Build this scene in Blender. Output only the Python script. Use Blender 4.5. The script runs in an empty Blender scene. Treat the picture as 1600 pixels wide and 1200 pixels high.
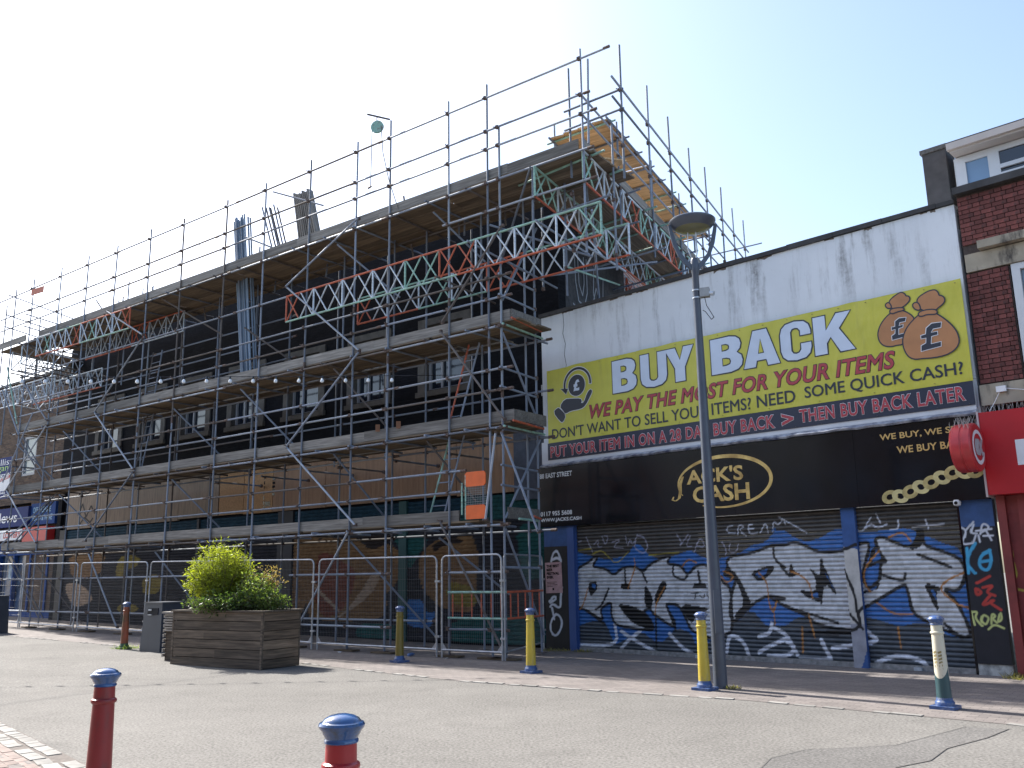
import bpy, math, random
import numpy as np
from mathutils import Vector, Matrix
random.seed(7); rng = np.random.default_rng(7)
R = math.radians
scene = bpy.context.scene
col = scene.collection

# ---------------------------------------------------------------- camera, sky, sun, exposure
PITCH, ROLL = 0.210526, -0.0163919
def cam_basis():
    cp, sp, cr, sr = math.cos(PITCH), math.sin(PITCH), math.cos(ROLL), math.sin(ROLL)
    Rr = Matrix(((cr, -sr, 0), (sr, cr, 0), (0, 0, 1)))
    Rp = Matrix(((1, 0, 0), (0, cp, -sp), (0, sp, cp)))
    base = Matrix(((1, 0, 0), (0, 0, -1), (0, 1, 0)))
    return Rp @ base @ Rr
cam_data = bpy.data.cameras.new('camera'); cam = bpy.data.objects.new('camera', cam_data); col.objects.link(cam)
cam_data.sensor_width = 36; cam_data.lens = 36 * 1396.7 / 1600
cam_data.clip_start = 0.05; cam_data.clip_end = 3000
m4 = cam_basis().to_4x4(); m4.translation = Vector((0, 0, 1.6)); cam.matrix_world = m4
scene.camera = cam

SUN_EL = 42.0; SHADOW_AZ = -44.5            # shadows fall towards this azimuth (from +X)
world = bpy.data.worlds.new('World'); scene.world = world; world.use_nodes = True
wn = world.node_tree.nodes; wl = world.node_tree.links
sky = wn.new('ShaderNodeTexSky'); sky.sky_type = 'NISHITA'; sky.sun_disc = False
sky.sun_elevation = R(SUN_EL); sky.sun_rotation = R(90 - (SHADOW_AZ + 180))
sky.altitude = 0; sky.air_density = 1.0; sky.dust_density = 2.2; sky.ozone_density = 1.0
bg = wn['Background']; bg.inputs['Strength'].default_value = 0.15
wl.new(sky.outputs[0], bg.inputs[0])
sd = bpy.data.lights.new('sun', 'SUN'); sun = bpy.data.objects.new('sun', sd); col.objects.link(sun)
sd.energy = 5.0; sd.angle = R(0.53); sd.color = (1.0, 0.965, 0.91)
az = R(SHADOW_AZ)
sdir = Vector((math.cos(az) * math.cos(R(SUN_EL)), math.sin(az) * math.cos(R(SUN_EL)), -math.sin(R(SUN_EL))))
sun.rotation_euler = sdir.to_track_quat('-Z', 'Y').to_euler()
sun.location = (-20, 20, 40)
scene.view_settings.view_transform = 'Standard'; scene.view_settings.look = 'None'
scene.view_settings.gamma = 1.0; scene.view_settings.exposure = 1.12
scene.view_settings.use_curve_mapping = False
scene.cycles.max_bounces = 6; scene.cycles.diffuse_bounces = 3

# ---------------------------------------------------------------- frames and helpers
OA = Vector((-0.2, 17.87, 0)); AA = 37.0     # street front of the scaffolded building: local x along it, local y into it
OB = Vector((1.33, 19.7, 0)); AB = 43.7      # street front of the white shop
def w2(O, al, u, v, z=0.0):
    a = R(al); return Vector((O.x + u*math.cos(a) + v*math.sin(a), O.y - u*math.sin(a) + v*math.cos(a), z))
def a_uv(x, y):
    a = R(AA); dx, dy = x-OA.x, y-OA.y
    return dx*math.cos(a) - dy*math.sin(a), dx*math.sin(a) + dy*math.cos(a)
def gz_u(u):                                  # the street climbs gently to the left
    t = min(max(-3.0 - u, 0.0), 42.0)
    return 0.0125 * t * min(1, 0.3 + t/6)
def gz(x, y): return gz_u(a_uv(x, y)[0])

class MB:
    def __init__(s): s.v = []; s.f = []
    def add(s, vs, fs):
        o = len(s.v); s.v += [tuple(p) for p in vs]; s.f += [tuple(i+o for i in f) for f in fs]; return s
    def box(s, x0, x1, y0, y1, z0, z1):
        return s.add([(x0,y0,z0),(x1,y0,z0),(x1,y1,z0),(x0,y1,z0),(x0,y0,z1),(x1,y0,z1),(x1,y1,z1),(x0,y1,z1)],
                     [(0,3,2,1),(4,5,6,7),(0,1,5,4),(1,2,6,5),(2,3,7,6),(3,0,4,7)])
    def tube(s, p, q, r, n=8, cap=True, r2=None):
        p = Vector(p); q = Vector(q); d = (q-p)
        if d.length < 1e-6: return s
        d.normalize(); t = Vector((0,0,1)) if abs(d.z) < .9 else Vector((1,0,0))
        e1 = d.cross(t).normalized(); e2 = d.cross(e1); r2 = r if r2 is None else r2
        vs = []
        for c, rr in ((p, r), (q, r2)):
            for i in range(n):
                a = 2*math.pi*i/n; vs.append(c + e1*math.cos(a)*rr + e2*math.sin(a)*rr)
        fs = [(i, i+n, (i+1)%n+n, (i+1)%n) for i in range(n)]
        if cap: fs += [tuple(range(n)), tuple(range(2*n-1, n-1, -1))]
        return s.add(vs, fs)
    def path(s, pts, r, n=6):
        for a, b in zip(pts, pts[1:]): s.tube(a, b, r, n)
        return s
    def lathe(s, prof, n=24, c=(0,0,0)):      # prof: (radius, z)
        vs = []; fs = []
        for r, z in prof:
            for i in range(n):
                a = 2*math.pi*i/n; vs.append((c[0]+r*math.cos(a), c[1]+r*math.sin(a), c[2]+z))
        for k in range(len(prof)-1):
            for i in range(n):
                j = (i+1) % n; fs.append((k*n+i, k*n+j, (k+1)*n+j, (k+1)*n+i))
        fs.append(tuple(range(n-1, -1, -1))); fs.append(tuple(range((len(prof)-1)*n, len(prof)*n)))
        return s.add(vs, fs)
    def prism(s, pts, v0, v1):                # polygon in local x,z extruded along y (front face at v0)
        n = len(pts); ar = sum(pts[i][0]*pts[(i+1)%n][1]-pts[(i+1)%n][0]*pts[i][1] for i in range(n))
        if ar < 0: pts = pts[::-1]
        vs = [(x, v0, z) for x, z in pts] + [(x, v1, z) for x, z in pts]
        return s.add(vs, [tuple(range(n)), tuple(range(2*n-1, n-1, -1))] + [((i+1)%n, i, i+n, (i+1)%n+n) for i in range(n)])
    def slab(s, pts, z0, z1):                 # polygon in x,y extruded in z
        n = len(pts); ar = sum(pts[i][0]*pts[(i+1)%n][1]-pts[(i+1)%n][0]*pts[i][1] for i in range(n))
        if ar < 0: pts = pts[::-1]
        vs = [(x, y, z0) for x, y in pts] + [(x, y, z1) for x, y in pts]
        return s.add(vs, [tuple(range(n-1,-1,-1)), tuple(range(n, 2*n))] + [(i, (i+1)%n, (i+1)%n+n, i+n) for i in range(n)])
    def mesh(s, name, smooth=False):
        me = bpy.data.meshes.new(name); me.from_pydata(s.v, [], s.f); me.update()
        if smooth:
            me.polygons.foreach_set('use_smooth', [True]*len(me.polygons))
            try: me.set_sharp_from_angle(angle=R(40))
            except Exception: pass
        return me
    def build(s, name, mat, parent=None, smooth=False, kind=None):
        return obj(name, s.mesh(name, smooth), mat, parent, kind)
def obj(name, me, mat, parent=None, kind=None):
    o = bpy.data.objects.new(name, me); col.objects.link(o)
    if mat is not None and not me.materials: me.materials.append(mat)
    if parent is not None: o.parent = parent
    if kind: o['kind'] = kind
    return o
def tag(o, label, cat, group=None):
    o['label'] = label; o['category'] = cat
    if group: o['group'] = group
    return o
def thing(name, label, cat, loc=(0,0,0), rot=0.0, group=None):
    o = bpy.data.objects.new(name, None); col.objects.link(o); o.location = loc; o.rotation_euler = (0,0,R(rot))
    o.empty_display_size = .2
    return tag(o, label, cat, group)
def copy_tree(o, parent=None):
    c = o.copy(); col.objects.link(c); c.parent = parent
    for ch in list(o.children): copy_tree(ch, c)
    return c

# ---------------------------------------------------------------- materials
class NT:
    def __init__(s, name):
        s.m = bpy.data.materials.new(name); s.m.use_nodes = True; s.n = s.m.node_tree.nodes; s.l = s.m.node_tree.links
        s.b = s.n['Principled BSDF']
    def new(s, t, **k):
        x = s.n.new(t)
        for a, b in k.items(): setattr(x, a, b)
        return x
    def link(s, a, b): s.l.new(a, b)
    def coords(s, kind='Object', scale=(1,1,1), swiz=None):
        tc = s.new('ShaderNodeTexCoord'); out = tc.outputs[kind]
        if swiz:
            sp = s.new('ShaderNodeSeparateXYZ'); s.link(out, sp.inputs[0]); cb = s.new('ShaderNodeCombineXYZ')
            for i, ch in enumerate(swiz):
                if ch in 'xyz': s.link(sp.outputs['xyz'.index(ch)], cb.inputs[i])
            out = cb.outputs[0]
        mp = s.new('ShaderNodeMapping'); mp.inputs['Scale'].default_value = scale; s.link(out, mp.inputs[0]); return mp.outputs[0]
    def noise(s, vec, scale, detail=4, rough=.55):
        x = s.new('ShaderNodeTexNoise'); x.inputs['Scale'].default_value = scale; x.inputs['Detail'].default_value = detail
        x.inputs['Roughness'].default_value = rough; s.link(vec, x.inputs['Vector']); return x.outputs[0]
    def ramp(s, fac, stops):
        x = s.new('ShaderNodeValToRGB'); e = x.color_ramp.elements
        while len(e) < len(stops): e.new(.5)
        for i, (p, c) in enumerate(stops):
            e[i].position = p; e[i].color = (*c, 1) if len(c) == 3 else c
        s.link(fac, x.inputs[0]); return x.outputs[0]
    def mix(s, fac, a, b, mode='MIX'):
        x = s.new('ShaderNodeMix', data_type='RGBA', blend_type=mode)
        for sock, val in ((x.inputs[0], fac), (x.inputs[6], a), (x.inputs[7], b)):
            if isinstance(val, (int, float)): sock.default_value = val
            elif isinstance(val, tuple): sock.default_value = (*val, 1) if len(val) == 3 else val
            else: s.link(val, sock)
        return x.outputs[2]
    def bump(s, h, strength=.3, dist=.01):
        x = s.new('ShaderNodeBump'); x.inputs['Strength'].default_value = strength; x.inputs['Distance'].default_value = dist
        s.link(h, x.inputs['Height']); s.link(x.outputs[0], s.b.inputs['Normal']); return x
def g3(v): return (v, v, v)
def mat(name, c, rough=.6, var=.25, scale=6, bump=0, metal=0, spec=.5, stretch=(1,1,1), c2=None, island=0, dirt=None, coat=0):
    t = NT(name); vec = t.coords('Object', stretch); n = t.noise(vec, scale)
    c2 = c2 or tuple(x*(1-var) for x in c); c1 = tuple(min(1, x*(1+var*.6)) for x in c)
    out = t.ramp(n, [(.32, c2), (.68, c1)])
    if dirt:
        n2 = t.noise(t.coords('Object', dirt[2] if len(dirt) > 2 else (1,1,1)), dirt[1], 6, .65)
        out = t.mix(t.ramp(n2, [(.5, g3(0)), (.66, g3(1))]), out, dirt[0])
    if island:
        gi = t.new('ShaderNodeNewGeometry'); oi = t.new('ShaderNodeObjectInfo')
        ad = t.new('ShaderNodeMath', operation='ADD'); t.link(gi.outputs['Random Per Island'], ad.inputs[0]); t.link(oi.outputs['Random'], ad.inputs[1])
        fr = t.new('ShaderNodeMath', operation='FRACT'); t.link(ad.outputs[0], fr.inputs[0])
        out = t.mix(1.0, out, t.ramp(fr.outputs[0], [(0, g3(1-island)), (1, g3(1+island*.5))]), 'MULTIPLY')
    t.link(out, t.b.inputs['Base Color'])
    t.b.inputs['Roughness'].default_value = rough; t.b.inputs['Metallic'].default_value = metal
    t.b.inputs['Specular IOR Level'].default_value = spec; t.b.inputs['Coat Weight'].default_value = coat
    if bump: t.bump(t.noise(vec, scale*4, 5), bump)
    return t.m

def brick_mat(name, c1, c2, mortar, swiz='xz', bw=.225, bh=.075, painted=False, bumpk=.6, msize=.012, dirt=None, spec=.3):
    t = NT(name); vec = t.coords('Object', (1,1,1), swiz + '0')
    b = t.new('ShaderNodeTexBrick'); t.link(vec, b.inputs['Vector']); b.inputs['Scale'].default_value = 1
    b.inputs['Brick Width'].default_value = bw; b.inputs['Row Height'].default_value = bh; b.inputs['Mortar Size'].default_value = msize*.5
    b.inputs['Mortar Smooth'].default_value = .2; b.inputs['Bias'].default_value = -.2
    b.inputs['Color1'].default_value = (*c1, 1); b.inputs['Color2'].default_value = (*c2, 1); b.inputs['Mortar'].default_value = (*mortar, 1)
    n = t.noise(t.coords('Object'), 1.3, 6, .65); n2 = t.noise(t.coords('Object'), 30, 4)
    out = t.mix(1.0, b.outputs[0], t.ramp(n, [(.3, g3(.72)), (.7, g3(1.15))]), 'MULTIPLY')
    out = t.mix(1.0, out, t.ramp(n2, [(.3, g3(.85)), (.7, g3(1.1))]), 'MULTIPLY')
    if dirt:
        n3 = t.noise(t.coords('Object'), .8, 6, .7); out = t.mix(t.ramp(n3, [(.52, g3(0)), (.62, g3(1))]), out, dirt)
    t.link(out, t.b.inputs['Base Color']); t.b.inputs['Roughness'].default_value = .85; t.b.inputs['Specular IOR Level'].default_value = spec
    inv = t.new('ShaderNodeMath', operation='SUBTRACT'); inv.inputs[0].default_value = 1; t.link(b.outputs['Fac'], inv.inputs[1])
    t.bump(inv.outputs[0], bumpk, .012)
    return t.m

def flat(name, c, rough=.5, spec=.5, **k): return mat(name, c, rough, var=.07, scale=3, spec=spec, **k)
def vcol_mat(name, rough=.55, metal=0.0, bump=0):
    t = NT(name); a = t.new('ShaderNodeAttribute', attribute_name='paint'); n = t.noise(t.coords('Object'), 5, 6, .65)
    out = t.mix(1.0, a.outputs['Color'], t.ramp(n, [(.3, g3(.72)), (.7, g3(1.12))]), 'MULTIPLY')
    t.link(out, t.b.inputs['Base Color']); t.b.inputs['Roughness'].default_value = rough; t.b.inputs['Metallic'].default_value = metal
    return t.m

def wood(name, c1, c2, rough=.8, axis='x', island=.28, knots=True):
    t = NT(name); st = {'x': (1.2, 22, 22), 'y': (22, 1.2, 22), 'z': (22, 22, 1.2)}[axis]
    oi = t.new('ShaderNodeObjectInfo'); vec = t.coords('Object', st)
    ofs = t.new('ShaderNodeVectorMath', operation='ADD'); t.link(vec, ofs.inputs[0])
    mu = t.new('ShaderNodeMath', operation='MULTIPLY'); mu.inputs[1].default_value = 57; t.link(oi.outputs['Random'], mu.inputs[0]); t.link(mu.outputs[0], ofs.inputs[1])
    n = t.noise(ofs.outputs[0], 1.4, 6, .6); n2 = t.noise(ofs.outputs[0], .35, 4, .6)
    out = t.ramp(n, [(.3, c1), (.7, c2)])
    out = t.mix(1.0, out, t.ramp(n2, [(.3, g3(.7)), (.7, g3(1.15))]), 'MULTIPLY')
    out = t.mix(1.0, out, t.ramp(oi.outputs['Random'], [(0, g3(1-island)), (1, g3(1+island*.4))]), 'MULTIPLY')
    t.link(out, t.b.inputs['Base Color']); t.b.inputs['Roughness'].default_value = rough
    t.bump(n, .35, .004)
    return t.m

def pipe_mat(name, c, rust=.35, metal=.35, rough=.45):
    t = NT(name); vec = t.coords('Object'); n = t.noise(vec, 2.2, 6, .7); n2 = t.noise(vec, 14, 5, .6)
    oi = t.new('ShaderNodeObjectInfo')
    out = t.ramp(n2, [(.3, tuple(x*.75 for x in c)), (.7, tuple(x*1.15 for x in c))])
    out = t.mix(t.ramp(n, [(.60-rust*.1, g3(0)), (.72, g3(.8))]), out, (.16, .085, .05))
    out = t.mix(1.0, out, t.ramp(oi.outputs['Random'], [(0, g3(.6)), (1, g3(1.15))]), 'MULTIPLY')
    t.link(out, t.b.inputs['Base Color']); t.b.inputs['Roughness'].default_value = rough; t.b.inputs['Metallic'].default_value = metal
    return t.m

M = {}
M['pipe'] = pipe_mat('galvanised_tube', (.225, .26, .325), .12, metal=.05, rough=.62)
M['pipe_bright'] = pipe_mat('bright_tube', (.33, .37, .43), .08, .1, .5)
M['pipe_rust'] = pipe_mat('rusty_tube', (.15, .13, .12), .9, .0, .8)
M['green'] = mat('pale_green_paint', (.30, .52, .43), .55, .3, 8, dirt=((.2,.2,.17), 9))
M['red'] = mat('orange_red_paint', (.52, .11, .05), .6, .3, 8, dirt=((.2,.12,.09), 9))
M['silver'] = mat('silver_lacing', (.52, .57, .62), .4, .25, 12, metal=.35)
M['coupler'] = mat('coupler_steel', (.13, .09, .075), .7, .4, 20, metal=.2)
M['toe'] = wood('weathered_toe_board', (.15, .135, .12), (.30, .28, .25), island=.38)
M['board'] = wood('scaffold_board_wood', (.13, .095, .06), (.25, .185, .12), island=.35)
M['board_y'] = wood('scaffold_board_wood_across', (.12, .085, .055), (.22, .165, .11), axis='y')
M['pine'] = wood('new_pine_board', (.55, .36, .18), (.78, .56, .32), axis='y', island=.2)
M['ply'] = mat('brown_hoarding_ply', (.31, .185, .11), .75, .2, 2.5, stretch=(6,1,.7))
M['ply2'] = mat('ochre_osb_sheet', (.40, .22, .095), .75, .3, 30, island=.1)
M['ply3'] = mat('grey_hoarding_ply', (.26, .195, .14), .8, .25, 2.5, stretch=(6,1,.7))
M['black_brick'] = brick_mat('black_painted_brick', (.009,.010,.014), (.015,.016,.021), (.006,.007,.009), bumpk=.9, spec=.12)
M['black'] = mat('black_gloss_fascia', (.007,.007,.010), .13, .3, 3, spec=.45)
M['asphalt'] = None
SHUT= [('b',0,[(-7,207),(26,201),(52,195),(82,188),(136,196),(154,218),(170,216),(185,198),(215,185),(253,193),(287,203),(311,189),(339,182),(391,192),(419,206),(449,211),(476,237),(457,232),(488,232),(506,217),(529,209),(556,215),(578,228),(595,229),(611,221),(644,221),(677,224),(703,226),(727,214),(755,200),(785,189),(790,108),(789,61),(767,53),(749,57),(722,73),(705,75),(676,67),(646,77),(609,86),(580,72),(544,85),(534,71),(506,82),(471,62),(443,69),(462,70),(439,61),(410,94),(378,65),(359,82),(336,38),(289,19),(280,45),(248,56),(205,21),(160,47),(103,20),(94,17),(71,61),(33,63),(-7,49)]),('w',0.07,[(102,1),(127,27),(160,46)]),('w',0.07,[(112,44),(143,28),(196,6)]),('w',0.07,[(229,43),(257,17),(278,8)]),('w',0.07,[(-2,13),(102,14),(96,58)]),('w',0.07,[(354,13),(360,47),(389,37),(400,9)]),('w',0.07,[(422,44),(445,50),(449,67)]),('w',0.07,[(420,16),(440,28),(478,43),(472,40),(492,27),(479,13),(438,11)]),('w',0.07,[(449,61),(476,51),(494,16)]),('w',0.07,[(540,42),(552,16),(557,9),(499,9)]),('w',0.07,[(608,76),(627,53),(642,43),(559,30)]),('w',0.07,[(622,2),(645,16),(676,24),(706,16),(712,9)]),('g',0,[(-5,156),(3,173),(34,185),(46,195),(59,195),(40,174),(77,170),(98,156),(123,172),(155,172),(173,162),(191,177),(223,189),(242,193),(230,177),(263,173),(278,154),(298,172),(325,173),(354,140),(372,131),(369,53),(357,46),(325,35),(280,49),(271,68),(255,98),(221,100),(242,68),(244,53),(193,79),(186,91),(168,85),(190,63),(193,47),(121,52),(96,58),(87,77),(90,103),(58,88),(67,62),(21,85),(-5,91),(-6,122)]),('g',0,[(363,174),(374,188),(418,192),(461,206),(492,205),(455,206),(489,205),(505,210),(525,203),(548,191),(574,190),(597,193),(621,202),(638,205),(639,194),(628,167),(623,144),(630,128),(652,141),(655,169),(665,171),(657,185),(649,208),(660,213),(680,204),(705,193),(719,206),(724,221),(729,220),(728,196),(754,187),(781,174),(787,157),(782,138),(771,124),(750,128),(769,108),(786,58),(772,54),(727,73),(699,89),(695,123),(692,137),(649,112),(610,91),(616,71),(601,59),(534,67),(518,82),(477,98),(456,110),(484,110),(447,117),(411,100),(378,68),(363,79),(375,128),(384,146)]),('k',0,[(32,142),(52,145),(54,129),(35,112),(28,129)]),('k',0,[(114,138),(133,141),(142,128),(116,128)]),('k',0,[(103,100),(147,94),(178,79),(194,57),(191,47),(145,59),(124,75)]),('k',0,[(175,141),(195,110),(190,91),(173,94)]),('k',0,[(216,144),(229,141),(227,129),(200,94),(196,110)]),('k',0,[(292,139),(315,140),(322,129),(286,129)]),('k',0,[(255,101),(326,93),(297,78),(278,62)]),('k',0,[(366,172),(388,152),(411,105),(407,94),(378,68),(375,82),(398,102),(384,143),(354,152)]),('k',0,[(412,158),(463,172),(460,158),(431,138)]),('k',0,[(496,175),(500,159),(515,154),(487,147)]),('k',0,[(505,127),(536,123),(541,142),(527,167),(550,147),(554,176),(579,111),(555,139),(547,104),(520,113)]),('k',0,[(646,201),(657,185),(666,171),(639,165),(630,159)]),('k',0,[(612,119),(652,140),(648,128),(623,120)]),('k',0,[(720,140),(752,128),(739,123),(741,91),(734,98)]),('k',0,[(705,193),(717,209),(718,222),(724,229),(727,211),(726,196),(709,189)]),('k',0,[(591,96),(610,94),(609,84),(598,86)]),('k',0,[(503,56),(607,61),(617,60),(606,52),(512,48)]),('b',0,[(36,137),(50,139),(47,126)]),('b',0,[(421,155),(451,165),(447,157),(434,147)]),('b',0,[(653,196),(660,177),(639,170)]),('b',0,[(557,158),(559,150),(574,123)]),('b',0,[(624,123),(646,133),(643,128)]),('b',0,[(730,128),(737,125),(739,106)]),('b',0,[(524,117),(542,123),(542,111)]),('k',0.055,[(-5,156),(3,173),(34,185),(46,195),(59,195),(40,174),(77,170),(98,156),(123,172),(155,172),(173,162),(191,177),(223,189),(242,193),(230,177),(263,173),(278,154),(298,172),(325,173),(354,140),(372,131),(369,53),(357,46),(325,35),(280,49),(271,68),(255,98),(221,100),(242,68),(244,53),(193,79),(186,91),(168,85),(190,63),(193,47),(121,52),(96,58),(87,77),(90,103),(58,88),(67,62),(21,85),(-5,91),(-6,122),(-5,156)]),('k',0.055,[(363,174),(374,188),(418,192),(461,206),(492,205),(455,206),(489,205),(505,210),(525,203),(548,191),(574,190),(597,193),(621,202),(638,205),(639,194),(628,167),(623,144),(630,128),(652,141),(655,169),(665,171),(657,185),(649,208),(660,213),(680,204),(705,193),(719,206),(724,221),(729,220),(728,196),(754,187),(781,174),(787,157),(782,138),(771,124),(750,128),(769,108),(786,58),(772,54),(727,73),(699,89),(695,123),(692,137),(649,112),(610,91),(616,71),(601,59),(534,67),(518,82),(477,98),(456,110),(484,110),(447,117),(411,100),(378,68),(363,79),(375,128),(384,146),(363,174)]),('k',0.05,[(246,172),(243,153),(269,144),(277,153)]),('k',0.05,[(464,203),(463,179),(488,162),(471,173),(491,150)]),('k',0.05,[(594,160),(610,120),(610,91)]),('k',0.05,[(717,182),(766,161)]),('k',0.05,[(653,151),(691,138),(694,152)]),('k',0.05,[(447,114),(477,98),(524,85),(572,71)]),('k',0.05,[(171,160),(181,141)]),('k',0.05,[(127,167),(127,142)]),('k',0.05,[(302,162),(305,140)]),('k',0.05,[(83,129),(65,96),(47,86)]),('k',0.05,[(553,177),(546,104)]),('k',0.05,[(598,86),(618,63)]),('k',0.05,[(199,79),(197,15)]),('k',0.05,[(21,83),(71,57)]),('k',0.05,[(225,98),(244,50)]),('k',0.05,[(746,74),(770,53)]),('o',0.03,[(27,129),(13,92),(-8,79)]),('o',0.03,[(152,189),(155,173),(133,129)]),('o',0.03,[(223,132),(202,104),(197,79)]),('o',0.03,[(267,171),(282,186),(300,177)]),('o',0.03,[(351,152),(364,137),(382,152),(358,161)]),('o',0.03,[(431,157),(446,140),(447,117),(446,106),(454,83),(462,106)]),('o',0.03,[(494,159),(515,150),(528,136),(531,112)]),('o',0.03,[(673,211),(697,220),(708,204)]),('o',0.03,[(655,190),(625,160),(625,136),(634,123)]),('o',0.03,[(643,105),(668,87),(698,88)]),('o',0.03,[(786,153),(761,143),(742,128),(769,103),(784,99)]),('o',0.03,[(507,63),(505,20)]),('o',0.03,[(673,67),(675,35)]),('o',0.03,[(521,85),(529,45)]),('o',0.03,[(455,95),(456,67)]),('v',0.022,[(49,222),(62,232),(57,215),(70,216)]),('v',0.022,[(71,238),(79,216),(88,237),(76,238)]),('v',0.022,[(96,224),(122,231),(96,212),(125,211)]),('v',0.022,[(132,235),(137,212),(144,232),(149,214),(163,237)]),('v',0.022,[(158,225),(153,209),(177,198),(189,211),(179,233),(163,234)]),('v',0.022,[(28,236),(44,205)]),('v',0.022,[(258,233),(270,217),(262,208),(284,232)]),('v',0.022,[(289,229),(277,209),(291,209)]),('v',0.022,[(296,198),(311,228),(323,206),(300,210)]),('v',0.022,[(5,227),(14,230)]),('v',0.022,[(359,214),(368,199),(364,190)]),('v',0.022,[(376,211),(371,196),(388,195),(393,210)]),('w',0.02,[(384,244),(370,242),(371,232),(388,231)]),('w',0.02,[(394,228),(395,245),(409,242),(396,236),(411,224)]),('w',0.02,[(425,245),(415,244),(417,227),(434,229)]),('w',0.02,[(416,236),(428,236)]),('w',0.02,[(440,229),(452,248),(456,228)]),('w',0.02,[(465,230),(468,250),(476,239),(487,252),(491,241)]),('w',0.02,[(478,256),(530,225)]),('w',0.02,[(620,226),(628,222),(646,236),(656,227),(672,233)]),('w',0.02,[(656,251),(662,235)]),('w',0.02,[(691,239),(691,224),(677,224)]),('w',0.02,[(713,226),(763,229)]),('w',0.02,[(735,236),(738,223)]),('w',0.02,[(647,246),(634,228)]),('y',0.02,[(4,210),(40,212)]),('y',0.02,[(44,202),(70,208),(86,194)]),('y',0.02,[(86,194),(107,177),(137,203)]),('y',0.02,[(188,195),(261,199)]),('k',0.02,[(282,119),(300,121)]),('k',0.02,[(294,119),(292,109)]),('k',0.02,[(303,116),(310,109),(314,118)]),('k',0.02,[(319,120),(322,111)])]
TAGR= [('w',0.028,[(789,222),(797,217),(794,206)]),('w',0.028,[(808,229),(797,217)]),('w',0.028,[(808,225),(802,212),(811,211)]),('w',0.028,[(816,210),(821,228),(832,219),(817,212)]),('w',0.028,[(795,211),(787,194),(807,197)]),('w',0.028,[(809,208),(805,199)]),('w',0.028,[(813,208),(814,198)]),('w',0.028,[(824,217),(831,200)]),('w',0.028,[(810,215),(833,217)]),('w',0.028,[(820,207),(834,207)]),('c',0.045,[(795,189),(793,152)]),('c',0.045,[(807,196),(790,169),(802,152)]),('c',0.045,[(827,185),(812,178),(808,161),(821,154),(828,173),(826,185)]),('c',0.045,[(813,169),(827,171)]),('r',0.04,[(803,137),(822,147)]),('r',0.04,[(800,130),(808,123),(801,118),(800,130)]),('r',0.04,[(810,130),(827,134),(813,123),(826,118)]),('r',0.04,[(819,118),(803,101),(827,112),(815,109),(832,97)]),('l',0.03,[(790,94),(793,74)]),('l',0.03,[(790,93),(800,94),(794,85),(803,73)]),('l',0.03,[(806,90),(802,80),(808,74),(814,85),(806,90)]),('l',0.03,[(816,76),(818,92),(824,88),(818,84),(824,78)]),('l',0.03,[(829,90),(825,78),(832,83),(831,92)]),('l',0.03,[(811,68),(820,76),(833,70)]),('y',0.035,[(851,201),(861,172),(845,173)]),('y',0.035,[(853,201),(851,184)]),('y',0.035,[(856,168),(844,144),(861,142),(858,165)]),('y',0.035,[(844,123),(849,129),(866,125)]),('y',0.035,[(856,123),(857,93)])]
TAGL= [('w',0.05,[(-70,188),(-65,205),(-53,212),(-46,201),(-42,187)]),('w',0.05,[(-68,191),(-54,196),(-42,191)]),('w',0.05,[(-78,102),(-63,115),(-57,107),(-76,100)]),('w',0.05,[(-76,91),(-69,98),(-46,85),(-45,115),(-40,132)]),('w',0.05,[(-71,88),(-65,64)]),('w',0.05,[(-60,75),(-75,61),(-78,40),(-64,27),(-48,41),(-42,61),(-53,75),(-65,73)]),('w',0.03,[(-18,158),(-19,149)])]
BAGS= [('n2',0,[(721,585),(730,585),(742,585),(760,567),(747,556),(738,541),(736,528),(725,529),(716,528),(705,531),(698,539),(696,552),(700,564),(708,575)]),('n2',0,[(724,592),(720,604),(726,610),(738,616),(743,616),(747,612),(748,608),(753,607),(754,602),(750,597),(740,591)]),('n2',0,[(714,600),(716,603),(720,603),(723,594),(717,595)]),('n2',0,[(720,586),(722,591),(731,591),(742,589),(743,586),(732,586),(725,584)]),('n1',0,[(771,574),(784,573),(793,568),(807,554),(819,537),(823,521),(821,510),(811,501),(796,497),(778,497),(763,499),(753,499),(744,504),(739,513),(736,526),(738,541),(747,556),(760,567)]),('n1',0,[(771,579),(766,594),(769,601),(780,606),(787,608),(796,608),(800,602),(800,597),(806,595),(809,589),(806,583),(797,578),(791,574)]),('n1',0,[(759,588),(760,593),(767,593),(770,580),(763,582)]),('n1',0,[(766,571),(768,576),(779,577),(792,575),(795,571),(793,568),(779,571),(771,569)]),('P2',0,[(743,566),(745,572),(734,573),(727,569),(726,560),(720,560),(720,555),(726,556),(725,548),(719,545),(719,538),(740,540),(741,546),(730,545),(731,556),(738,557),(739,561),(732,560),(734,566)]),('P1',0,[(798,544),(800,552),(785,553),(776,547),(774,537),(766,536),(766,531),(774,531),(773,522),(765,519),(764,510),(795,513),(796,520),(780,519),(782,532),(792,533),(792,538),(782,538),(786,544)])]
HAND= [('n',0,[(-25,529),(-10,544),(13,542),(36,539),(40,532),(36,528),(45,528),(55,548),(64,556),(70,551),(66,543),(49,520),(35,515),(7,515),(-9,510),(-14,517)]),('n',0,[(-45,519),(-30,528),(-23,523),(-7,507),(-17,491),(-26,496)]),('n',9,[(-12,566),(-9,588),(8,603),(32,607),(52,598),(63,580),(65,568)]),('n',0,[(-21,571),(1,566),(-5,554)]),('c',0,[(26,568),(51,564)])]
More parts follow.
